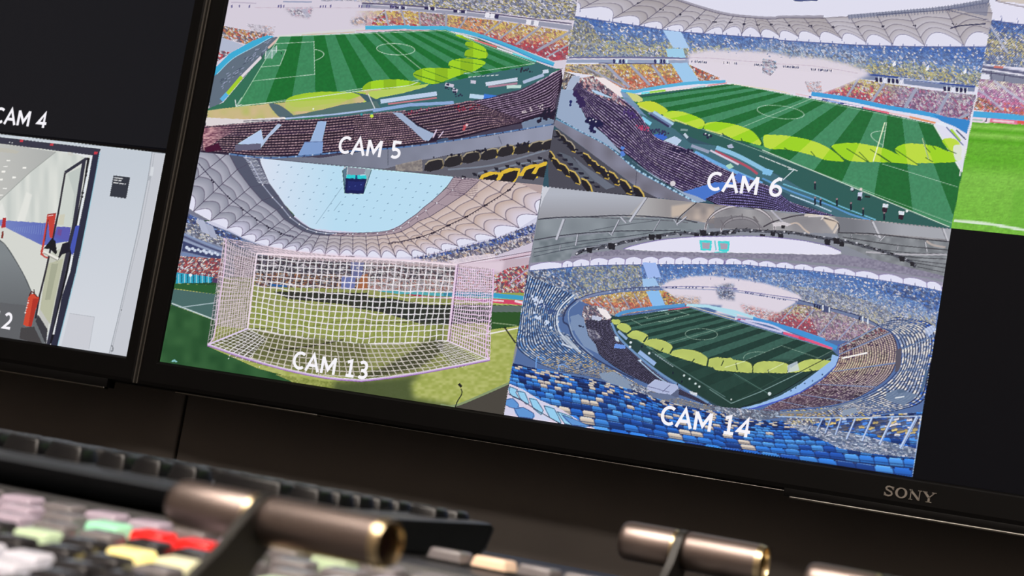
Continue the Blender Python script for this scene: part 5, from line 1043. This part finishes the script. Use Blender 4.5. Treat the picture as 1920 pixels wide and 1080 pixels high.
# ---------------------------------------------------------------- lettering from strokes
def arc(cx, cy, rx, ry, a0, a1, n=14): return [(cx+rx*math.cos(math.radians(a0+(a1-a0)*k/n)), cy+ry*math.sin(math.radians(a0+(a1-a0)*k/n))) for k in range(n+1)]
GL = {
 'C': (.76, [arc(.46,.5,.38,.425,52,308)]),
 'A': (.92, [[(.07,0),(.455,.93),(.84,0)],[(.2,.33),(.71,.33)]]),
 'M': (.96, [[(.09,0),(.09,.92)],[(.09,.90),(.47,.24),(.85,.90)],[(.85,.92),(.85,0)]]),
 '1': (.72, [[(.12,.80),(.36,.90),(.36,.075)],[(.12,.075),(.62,.075)]]),
 '2': (.72, [arc(.34,.66,.22,.265,150,-28)+[(.44,.40),(.11,.078),(.62,.078)]]),
 '3': (.72, [arc(.32,.69,.22,.235,140,-90,12)+arc(.32,.265,.26,.192,90,-135,12)]),
 '4': (.74, [[(.50,0),(.50,.88),(.06,.27),(.69,.27)]]),
 '5': (.72, [[(.58,.925),(.15,.925),(.15,.54)]+arc(.30,.30,.265,.225,118,-135,14)]),
 '6': (.74, [arc(.37,.31,.255,.235,0,360,20),[(.62,.90),(.45,.93)]+arc(.47,.36,.36,.52,105,180,8)+[(.125,.31)]]),
 '7': (.72, [[(.08,.925),(.6,.925),(.26,0)]]), '8': (.74, [arc(.37,.70,.22,.22,0,360,18),arc(.37,.26,.27,.22,0,360,18)]),
 ' ': (.42, []),
}
def ribbon(bm, pts, w, z, th):
    """flat stroke of width w in the xy plane, with mitred joints"""
    p = [Vector((a,b)) for a,b in pts]; n = len(p); closed = (p[0]-p[-1]).length < 1e-5
    L, R = [], []
    for i in range(n):
        d0 = (p[i]-p[i-1]) if i > 0 else ((p[0]-p[-2]) if closed else p[1]-p[0])
        d1 = (p[i+1]-p[i]) if i < n-1 else ((p[1]-p[0]) if closed else p[i]-p[i-1])
        d0.normalize(); d1.normalize(); t = (d0+d1); t = t.normalized() if t.length > .2 else d1
        nn = Vector((-t.y,t.x)); k = min(1/max(.4,abs(nn.dot(Vector((-d1.y,d1.x))))),2.2)
        L.append(p[i]+nn*w/2*k); R.append(p[i]-nn*w/2*k)
    def V(q, zz): return bm.verts.new((q.x,q.y,zz))
    lf,rf,lb,rb = [V(q,z) for q in L],[V(q,z) for q in R],[V(q,z-th) for q in L],[V(q,z-th) for q in R]
    for i in range(n-1):
        bm.faces.new((lf[i],rf[i],rf[i+1],lf[i+1])); bm.faces.new((lf[i],lf[i+1],lb[i+1],lb[i])); bm.faces.new((rf[i+1],rf[i],rb[i],rb[i+1])); bm.faces.new((lb[i],lb[i+1],rb[i+1],rb[i]))
    bm.faces.new((lf[0],lb[0],rb[0],rf[0])); bm.faces.new((lf[-1],rf[-1],rb[-1],lb[-1]))
def caption(text, cx, base, parent, cap=.0139, z=-.0009):
    bm = bmesh.new(); x = 0
    tot = sum(GL[c][0] for c in text)+.06*(len(text)-1)
    for c in text:
        adv, st = GL[c]
        for s_ in st: ribbon(bm, [(x+a,b_) for a,b_ in s_], .162, 0, .02)
        x += adv+.06
    for v in bm.verts:
        v.co = W(cx+(v.co.x-tot/2)*cap, base-v.co.y*cap, z-(v.co.z)*cap*.5-.0001)
    return part('caption', bm, M['white'], parent, 'white lettering reading '+text, smooth=False)

# ---------------------------------------------------------------- monitors
def monitor(ox, label, b_left, b_right, name_strip):
    """ox = left edge of the lit screen; 4 by 4 pictures"""
    t = thing('monitor', label, 'monitor', W(ox+2*TW, .3635, .03), 'wide black monitors side by side on the wall')
    x0, x1, y0, y1 = ox, ox+4*TW, -2*TH, 2*TH
    bm = bmesh.new(); tvbox(bm, x0-b_left+.003, x1+b_right-.003, y0-.012, y1+.0195, .004, YW, .003); part('housing', bm, M['housing'], t)
    bm = bmesh.new(); tvbox(bm, x0-.001, x1+.001, y0-.001, y1+.001, .0002, .0040); part('screen', bm, M['glass'], t)
    # frame: bevelled ring standing a little proud of the glass
    bm = bmesh.new()
    def ring(pts):
        rs = []
        for (i, z) in pts:
            l, r, tp, bt = x0-b_left*i, x1+b_right*i, y0-.014*i, y1+.0213*i
            rs.append([bm.verts.new(W(*q)) for q in ((l,tp,z),(r,tp,z),(r,bt,z),(l,bt,z))])
        for a, c in zip(rs, rs[1:]):
            for k in range(4): bm.faces.new((a[k],a[(k+1)%4],c[(k+1)%4],c[k]))
    ring([(0,.0045),(0,-.0008),(.05,-.0022),(.10,-.0030),(.80,-.0034),(.93,-.0028),(1,-.0010),(1,.012),(.9,.012)])
    part('frame', bm, M['bezel'], t, smooth=False)
    # added lighter strips imitating the glint on the frame's outer edges
    bm = bmesh.new(); g = .0006
    tvbox(bm, x1+b_right-.0010, x1+b_right+g, y0-.013, y1+.020, -.0030, .0005, .0003, 1)
    part('edge_glint', bm, M['edge'], t, 'slim lighter line imitating the edge glint on the right side of the frame'); bm = bmesh.new()
    tvbox(bm, x0-b_left-g, x0-b_left+.0008, y0-.013, y1+.020, -.0028, .0005, .0003, 1)
    part('edge_glint', bm, M['edge'], t, 'slim lighter line imitating the edge glint on the left side of the frame')
    return t
mc = monitor(0.0, 'wide black monitor showing four stadium camera pictures and a maker name below the screen', .0165, .0165, True)
ml = monitor(-.0318-4*TW, 'black monitor at the left edge showing a corridor door under a dark picture', .0125, .0125, False)

F5 = feed(0, 0, mc, .00052, 'stadium seen from high in the stand, dark seat rows below a striped pitch')
F6 = feed(TW, 0, mc, .00050, 'striped pitch with yellow sun patches seen across dark seat rows')
F13 = feed(0, TH, mc, .00052, 'goal net seen from behind under an open roof')
F14 = feed(TW, TH, mc, .00048, 'whole stadium bowl with blue seats in front')
F7 = feed(2*TW, 0, mc, .00070, 'bright green grass below colourful seats', True)
F12 = feed(-.0318-TW, TH+.0012, ml, .00056, 'open glazed door into a white corridor with red extinguisher')
for (cx, cy) in [(c, r) for r in (-2,-1) for c in range(4)]+[(3,0),(2,1),(3,1)]:
    darkfeed(cx*TW, cy*TH, mc, 'dark picture without signal', 'glassc')
for (cx, cy) in [(c, r) for r in (-2,-1,0,1) for c in range(4) if not (c == 3 and r == 1)]:
    d = darkfeed(-.0318-4*TW+cx*TW, cy*TH, ml, 'dark picture without signal')
    if (cx, cy) == (3, 0): F4 = d
caption('CAM 5', .1530, .1600, F5); caption('CAM 6', .4560, .1606, F6)
caption('CAM 13', .1530, .3300, F13); caption('CAM 14', .4555, .3300, F14)
caption('CAM 4', -.0318-TW/2+.0005, .1630, F4); caption('CAM 12', -.0318-TW/2+.0005, .3332, F12)

# wide serif lettering on the lower frame
def serif_word(cx, base, cap, parent):
    bm = bmesh.new(); T, t = .20, .085
    rb = lambda p, w: ribbon(bm, p, w, 0, .12)
    def O(x): # thick sides, thin top
        n = 28; vo, vi = [], []
        for zz in (0,-.12):
            vo.append([bm.verts.new((x+.62+.60*math.cos(6.28319*k/n), .5+.52*math.sin(6.28319*k/n), zz)) for k in range(n)])
            vi.append([bm.verts.new((x+.62+.36*math.cos(6.28319*k/n), .5+.41*math.sin(6.28319*k/n), zz)) for k in range(n)])
        for k in range(n):
            l = (k+1)%n
            for a, c in ((vo[0],vi[0]),(vi[0],vi[1]),(vi[1],vo[1]),(vo[1],vo[0])): bm.faces.new((a[k],a[l],c[l],c[k]))
    # S
    rb([(.93,.66),(.93,.97)], .06); rb([(.10,.02),(.10,.36)], .06)
    rb([(.90,.74),(.78,.90),(.52,.955),(.28,.90),(.20,.76),(.28,.62),(.52,.54),(.76,.44),(.84,.26),(.74,.10),(.50,.04),(.24,.09),(.12,.26)], .14)
    O(1.12)
    x = 2.52; rb([(x+.16,0),(x+.16,.96)], t); rb([(x+.10,.95),(x+.98,.08)], T); rb([(x+1.02,.02),(x+1.02,1)], t)
    for a, b_, y in ((0,.36,.03),(-.02,.26,.97),(.84,1.2,.97)): rb([(x+a,y),(x+b_,y)], .065)
    x = 3.86; rb([(x+.14,.96),(x+.62,.44)], T); rb([(x+1.10,.96),(x+.62,.44)], t); rb([(x+.62,.50),(x+.62,.02)], T)
    for a, b_, y in ((-.04,.40,.97),(.86,1.28,.97),(.36,.90,.03)): rb([(x+a,y),(x+b_,y)], .065)
    for v in bm.verts: v.co = W(cx+(v.co.x-2.56)*cap, base-v.co.y*cap, -.0033+v.co.z*cap*-.0-(.0007 if v.co.z > -.05 else 0))
    part('maker_name', bm, M['logo'], parent, 'maker name in warm grey metal letters', smooth=False)
serif_word(.6045, .3546, .0068, mc)

# chrome strips under the frames
def strip_bar(x0, x1, y, parent, h=.0011, z=-.0026, label=None):
    bm = bmesh.new(); add_box(bm, W((x0+x1)/2, y, z+.003), (x1-x0, .006, h), bev=h*.42, seg=3); part('chrome_strip', bm, M['chrome'], parent, label)
strip_bar(.0205, .150, .3622, mc, .0016, label='chrome line under the left end of the frame')
strip_bar(.150, .520, .3620, mc, .0006, label='long thin chrome line along the lower edge')
strip_bar(.385, .470, .3622, mc, .0011, -.0030, label='slightly thicker stretch of the chrome line')
strip_bar(.5235, .686, .3660, mc, .0019, -.0045, 'short bright chrome bar below the maker name')
strip_bar(-.32, -.0456, .3677, ml, .0017, -.0035)
bm = bmesh.new(); tvbox(bm, .519, .690, .3600, .3655, -.0030, .008, .0006); part('name_plate_base', bm, M['bezel'], mc)
bm = bmesh.new(); tvbox(bm, -1.20, -.0440, .3600, .3670, -.0030, .008, .0006); part('lower_lip', bm, M['bezel'], ml)

# ---------------------------------------------------------------- desk
LY = CPOS[1]+.032                      # console ledge, metres below the reference line
CX = lambda Zc: CPOS[2]+Zc             # distance in front of the camera plane -> wall depth
t = thing('desk', 'dark brown control desk in front of the panelled wall', 'desk', (0.7,-.62,0))
ztop = ZT-LY-.0345
bm = bmesh.new(); add_box(bm, (0.7,-.62,ztop-.0125), (2.3,1.30,.025), bev=.003); part('worktop', bm, M['desk'], t)
for x in (-.38,.7,1.78):
    bm = bmesh.new(); add_box(bm, (x,-.62,(ztop-.025)/2), (.04,1.1,ztop-.025), bev=.002); part('side_panel', bm, M['desk'], t)

# ---------------------------------------------------------------- switcher console with buttons and T-bars
sw = thing('vision_mixer', 'black mixing console covered with lit square buttons and metal lever grips', 'mixing console', W(.7, LY+.034, CX(.55)))
SL = math.tan(math.radians(8)); Z0 = .69     # the button field slopes down towards the operator from here
def surf(Zc): return LY+(max(0, Z0-Zc))*SL+.0035*(Zc < Z0)
bm = bmesh.new()
prof = [(1.02,LY),(Z0,LY),(Z0-.002,LY+.0035),(.40,surf(.40)),(.38,surf(.40)+.004),(.38,LY+.070),(1.02,LY+.0335)]
# body: extruded side profile, thick enough to stand on the desk
prof = [(1.02,LY),(Z0,LY),(Z0-.003,surf(Z0-.003)),(.50,surf(.50)),(.485,surf(.50)+.003),(.485,LY+.0339),(1.02,LY+.0339)]
xs_ = (-.05,1.25); rows_ = [[bm.verts.new(W(x, y, CX(z))) for z, y in prof] for x in xs_]
for k in range(len(prof)):
    l = (k+1) % len(prof); bm.faces.new((rows_[0][k],rows_[0][l],rows_[1][l],rows_[1][k]))
bm.faces.new(rows_[0]); bm.faces.new(rows_[1][::-1])
es = [e for e in bm.edges if abs(e.verts[0].co.x-e.verts[1].co.x) < 1e-6]
bmesh.ops.bevel(bm, geom=es, offset=.0012, segments=2, affect='EDGES')
part('console_body', bm, M['panel'], sw)

cap_me = {}
def button(x, Zc, kind, w=.0165, d=.0150, h=.0075, top=None):
    y = surf(Zc) if top is None else top; key_ = (round(w,4),round(d,4),round(h,4))
    tilt = Matrix.Rotation(math.radians(8) if Zc < Z0 else 0, 4, 'X')
    if (key_,kind) not in cap_me:
        if key_ not in cap_me:
            bm = bmesh.new(); add_box(bm, (0,0,h/2), (w,d,h), bev=.0016, seg=3, taper=.86); 
            me = bpy.data.meshes.new('cap'); bmesh.ops.recalc_face_normals(bm, faces=bm.faces); bm.to_mesh(me); bm.free(); me.polygons.foreach_set('use_smooth',[True]*len(me.polygons)); me.set_sharp_from_angle(angle=.7)
            bm = bmesh.new()
            for sx, sy, ww, dd in ((0,d/2+.0006,w+.0024,.0012),(0,-d/2-.0006,w+.0024,.0012),(w/2+.0006,0,.0012,d),(-w/2-.0006,0,.0012,d)): add_box(bm, (sx,sy,.0008), (ww,dd,.0016))
            mr = bpy.data.meshes.new('collar'); bm.to_mesh(mr); bm.free(); mr.materials.append(M['collar'])
            cap_me[key_] = (me, mr)
        m2 = cap_me[key_][0].copy(); m2.materials.append(CAPS[kind]); cap_me[(key_,kind)] = m2
    o = bpy.data.objects.new('push_button', cap_me[(key_,kind)]); COL.objects.link(o); o.parent = sw
    o.location = W(x, y+.0002, CX(Zc))-parent_world(sw); o.rotation_euler = tilt.to_euler()
    o['label'] = dict(lilac='lilac clear cap',white='white clear cap',clear='grey clear cap',cream='cream lit cap',yellow='yellow lit cap',green='green lit cap',pgreen='pale green lit cap',red='red lit cap',dark='unlit dark cap',orange='peach lit cap')[kind]
    c = bpy.data.objects.new('collar', cap_me[key_][1]); COL.objects.link(c); c.parent = o
button_rows = [
 (.657, .345, ['lilac','lilac','clear','lilac','clear','lilac','lilac','clear','lilac','clear','pgreen','clear','clear','lilac','clear','clear','white']),
 (.638, .360, ['lilac','clear','lilac','lilac','clear','green','red','red','clear','clear','clear','lilac','clear','clear','white']),
 (.619, .371, ['lilac','lilac','clear','lilac','clear','clear','dark','dark','clear','clear','white','clear','clear']),
 (.600, .398, ['dark','clear','dark','pgreen','dark','yellow','cream','dark','pgreen','dark','dark']),
 (.581, .402, ['clear','lilac','dark','dark','dark','dark','clear','dark','cream','yellow','cream']),
 (.562, .424, ['clear','dark','white','white','dark','dark','clear','orange']),
 (.543, .430, ['dark','clear','white','white','dark','dark','lilac']),
 (.524, .452, ['clear','dark','lilac','dark','lilac']),
 (.505, .462, ['lilac','lilac','clear','lilac']),
]
for Zc, x0_, lst in button_rows:
    for k, k_ in enumerate(lst): button(x0_+.0205*k, Zc, k_, d=.0128)
for i, (x, k_) in enumerate([(.545,'clear'),(.5655,'orange'),(.586,'clear'),(.6065,'clear'),(.627,'dark'),(.6475,'clear')]): button(x, .765, k_, h=.0060)

def t_bar(x, yb, Zc, L, D, yaw, lean, arm_len, label):
    """lever: flat plate arm leaning away, two-piece round grip across its top"""
    cen = W(x, yb, CX(Zc)); rz = Matrix.Rotation(math.radians(yaw), 4, 'Z')
    ax = (rz @ Vector((1,0,0))); r = D/2
    a = math.radians(lean); dn = (rz @ Vector((0,-math.cos(a),-math.sin(a))))
    up = ax.cross(dn).normalized()
    # arm: plate, thin along the grip axis
    bm = bmesh.new(); mt = Matrix((( ax.x,up.x,dn.x,0),(ax.y,up.y,dn.y,0),(ax.z,up.z,dn.z,0),(0,0,0,1)))
    mtt = Matrix.Translation(cen-ax*L*.075) @ mt
    n = 18; th = .0018; Rr = r*1.02
    outl = [(Rr*math.cos(t_), -Rr*math.sin(t_)) for t_ in np.linspace(0, math.pi, n)]+[(-.0085,arm_len*.5),(-.011,arm_len),(.011,arm_len),(.0085,arm_len*.5)]
    fr = [bm.verts.new(mtt @ Vector((th,u,w))) for u,w in outl]; bk = [bm.verts.new(mtt @ Vector((-th,u,w))) for u,w in outl]
    bm.faces.new(fr); bm.faces.new(bk[::-1])
    for k in range(len(outl)):
        l = (k+1) % len(outl); bm.faces.new((fr[k],bk[k],bk[l],fr[l]))
    es = [e for f in (bm.faces[0] if False else []) for e in f.edges]
    arm = part('lever_arm', bm, M['arm'], sw, label)
    # grips
    mx = Matrix.Translation(cen) @ rz
    xl0, xl1, xr0, xr1 = -L*.5, -L*.095, -L*.055, L*.5
    bm = bmesh.new(); add_lathe(bm, [(xl0,0),(xl0,r*.80),(xl0+.0006,r*.90),(xl0+.0018,r*.97),(xl0+.004,r),(xl1-.0026,r),(xl1-.0024,r*.985)], mx, 48); 
    part('grip', bm, M['gun'], arm, 'shorter left piece of the grip')
    bm = bmesh.new(); add_lathe(bm, [(xl1-.0024,r*.985),(xl1-.0010,r*.95),(xl1,r*.86),(xl1,r*.3),(xl1-.0024,r*.3)], mx, 48, True); part('end_ring', bm, M['gold'], arm, 'brass coloured ring')
    bm = bmesh.new(); add_lathe(bm, [(xr0,r*.3),(xr0,r*.86),(xr0+.0012,r*.97),(xr0+.003,r),(xr1-.0030,r*.985),(xr1-.0030,r*.80),(xr1-.014,r*.78),(xr1-.016,r*.4),(xr1-.016,0)], mx, 48)
    part('grip', bm, M['gun'], arm, 'longer right piece of the grip with hollow end')
    bm = bmesh.new(); add_lathe(bm, [(xr1-.0030,r*.985),(xr1-.0015,r*.96),(xr1,r*.90),(xr1,r*.82),(xr1-.0012,r*.78),(xr1-.004,r*.77)], mx, 48, False); part('end_ring', bm, M['gold'], arm, 'brass coloured ring')
    # slot plate where the arm enters the console
    foot = cen-ax*L*.075+dn*arm_len; Zf = foot.y-CPOS[2]
    bm = bmesh.new(); add_box(bm, (foot.x, foot.y, ZT-surf(Zf)+.0012), (.034,.075,.004), rot=Matrix.Rotation(math.radians(8) if Zf < Z0 else 0,4,'X'), bev=.001)
    part('slot_plate', bm, M['arm'], sw)
t_bar(.5845, CPOS[1]+.0207, .553, .0860, .0160, -8, 48.7, .042, 'big lever nearest the camera, in front of the keyboard')
t_bar(.6045, CPOS[1]+.0112, .900, .0705, .0185, 0, 55.8, .028, 'smaller lever right of the keyboard')
t_bar(.7155, CPOS[1]+.0143, .846, .0800, .0175, 0, 55.8, .020, 'lever at the lower right edge')

# ---------------------------------------------------------------- keyboard
kb = thing('keyboard', 'black computer keyboard lying on the console behind the button rows', 'keyboard', W(.295, LY, CX(.775)))
KX0, KX1, KZ0, KZ1 = .070, .5175, .693, .866     # front .. back
bm = bmesh.new()
prof = [(KZ0+.022,LY-.0002),(KZ0+.010,LY-.0016),(KZ0+.001,LY-.0080),(KZ0-.001,LY-.0105),(KZ0+.001,LY-.0118),(KZ0+.006,LY-.0125),(KZ1-.004,LY-.0180),(KZ1,LY-.0160),(KZ1-.001,LY-.006),(KZ1-.010,LY-.0002)]
cuts = [(KX0,.80),(KX0+.0015,.93),(KX0+.005,1),(KX1-.007,1),(KX1-.003,.985),(KX1-.0006,.94),(KX1,.88),(KX1-.0004,.80)]
rows_ = []
for n_, (x, k) in enumerate(cuts):
    r_ = []
    for z, y in prof:
        h_ = LY-y; top_ = h_ > .0100
        if n_ >= 4 and not top_: xx = x-[.001,.002,.003,.004][n_-4]*(1-h_/.0125)
        else: xx = x
        zz = (KZ0+KZ1)/2+(z-(KZ0+KZ1)/2)*(1-(1-k)*.06)
        r_.append(bm.verts.new(W(xx, LY-(h_ if not top_ else h_-(1-k)*.006), CX(zz))))
    rows_.append(r_)
for ra, rb_ in zip(rows_, rows_[1:]):
    for k in range(len(prof)):
        l = (k+1) % len(prof); bm.faces.new((ra[k],ra[l],rb_[l],rb_[k]))
bm.faces.new(rows_[0]); bm.faces.new(rows_[-1][::-1])
part('case', bm, M['case'], kb, angle=50)
U = .01905; KH = .0100
layout = [ # back row first: list of (start u, width u)
 [(0,1),(2,1),(3,1),(4,1),(5,1),(6.5,1),(7.5,1),(8.5,1),(9.5,1),(11,1),(12,1),(13,1),(14,1),(15.25,1),(16.25,1),(17.25,1),(18.5,1),(19.5,1),(20.5,1),(21.5,1)],
 [(k,1) for k in range(13)]+[(13,2),(15.25,1),(16.25,1),(17.25,1),(18.5,1),(19.5,1),(20.5,1),(21.5,1)],
 [(0,1.5)]+[(1.5+k,1) for k in range(12)]+[(13.5,1.5),(15.25,1),(16.25,1),(17.25,1),(18.5,1),(19.5,1),(20.5,1)],
 [(0,1.75)]+[(1.75+k,1) for k in range(11)]+[(12.75,2.25),(18.5,1),(19.5,1),(20.5,1)],
 [(0,2.25)]+[(2.25+k,1) for k in range(10)]+[(12.25,2.75),(16.25,1),(18.5,1),(19.5,1),(20.5,1)],
 [(0,1.25),(1.25,1.25),(2.5,6.25),(8.75,1.25),(10,1.25),(11.25,1.25),(12.5,1.25),(13.75,1.25),(15.25,1),(16.25,1),(17.25,1),(18.5,2),(20.5,1)],
]
key_me = {}
kx0 = KX1-.0075-22.5*U; zrow = [KZ1-.0145-(k*U+(.004 if k else 0)) for k in range(6)]
n_keys = 0
for j, row in enumerate(layout):
    for u, w in row:
        if j in (2,3,4) and u < 3 and n_keys > 92: continue
        wk = round(w*U-.0022, 5)
        if wk not in key_me:
            bm = bmesh.new(); vs_ = add_box(bm, (0,0,0), (wk,U-.0022,KH))
            for v in bm.verts:
                if v.co.z > 0: v.co.x -= math.copysign(.0022, v.co.x); v.co.y -= math.copysign(.0020, v.co.y)-.0006
            bmesh.ops.bevel(bm, geom=list(bm.edges), offset=.0016, segments=4, affect='EDGES', profile=.5)
            me = bpy.data.meshes.new('key_cap'); bmesh.ops.recalc_face_normals(bm, faces=bm.faces); bm.to_mesh(me); bm.free(); me.materials.append(M['key'])
            me.polygons.foreach_set('use_smooth',[True]*len(me.polygons)); me.set_sharp_from_angle(angle=.8); key_me[wk] = me
        o = bpy.data.objects.new('key_cap', key_me[wk]); COL.objects.link(o); o.parent = kb; n_keys += 1
        o.location = W(kx0+(u+w/2)*U, LY-.0213+KH/2, CX(zrow[j]))-parent_world(kb)
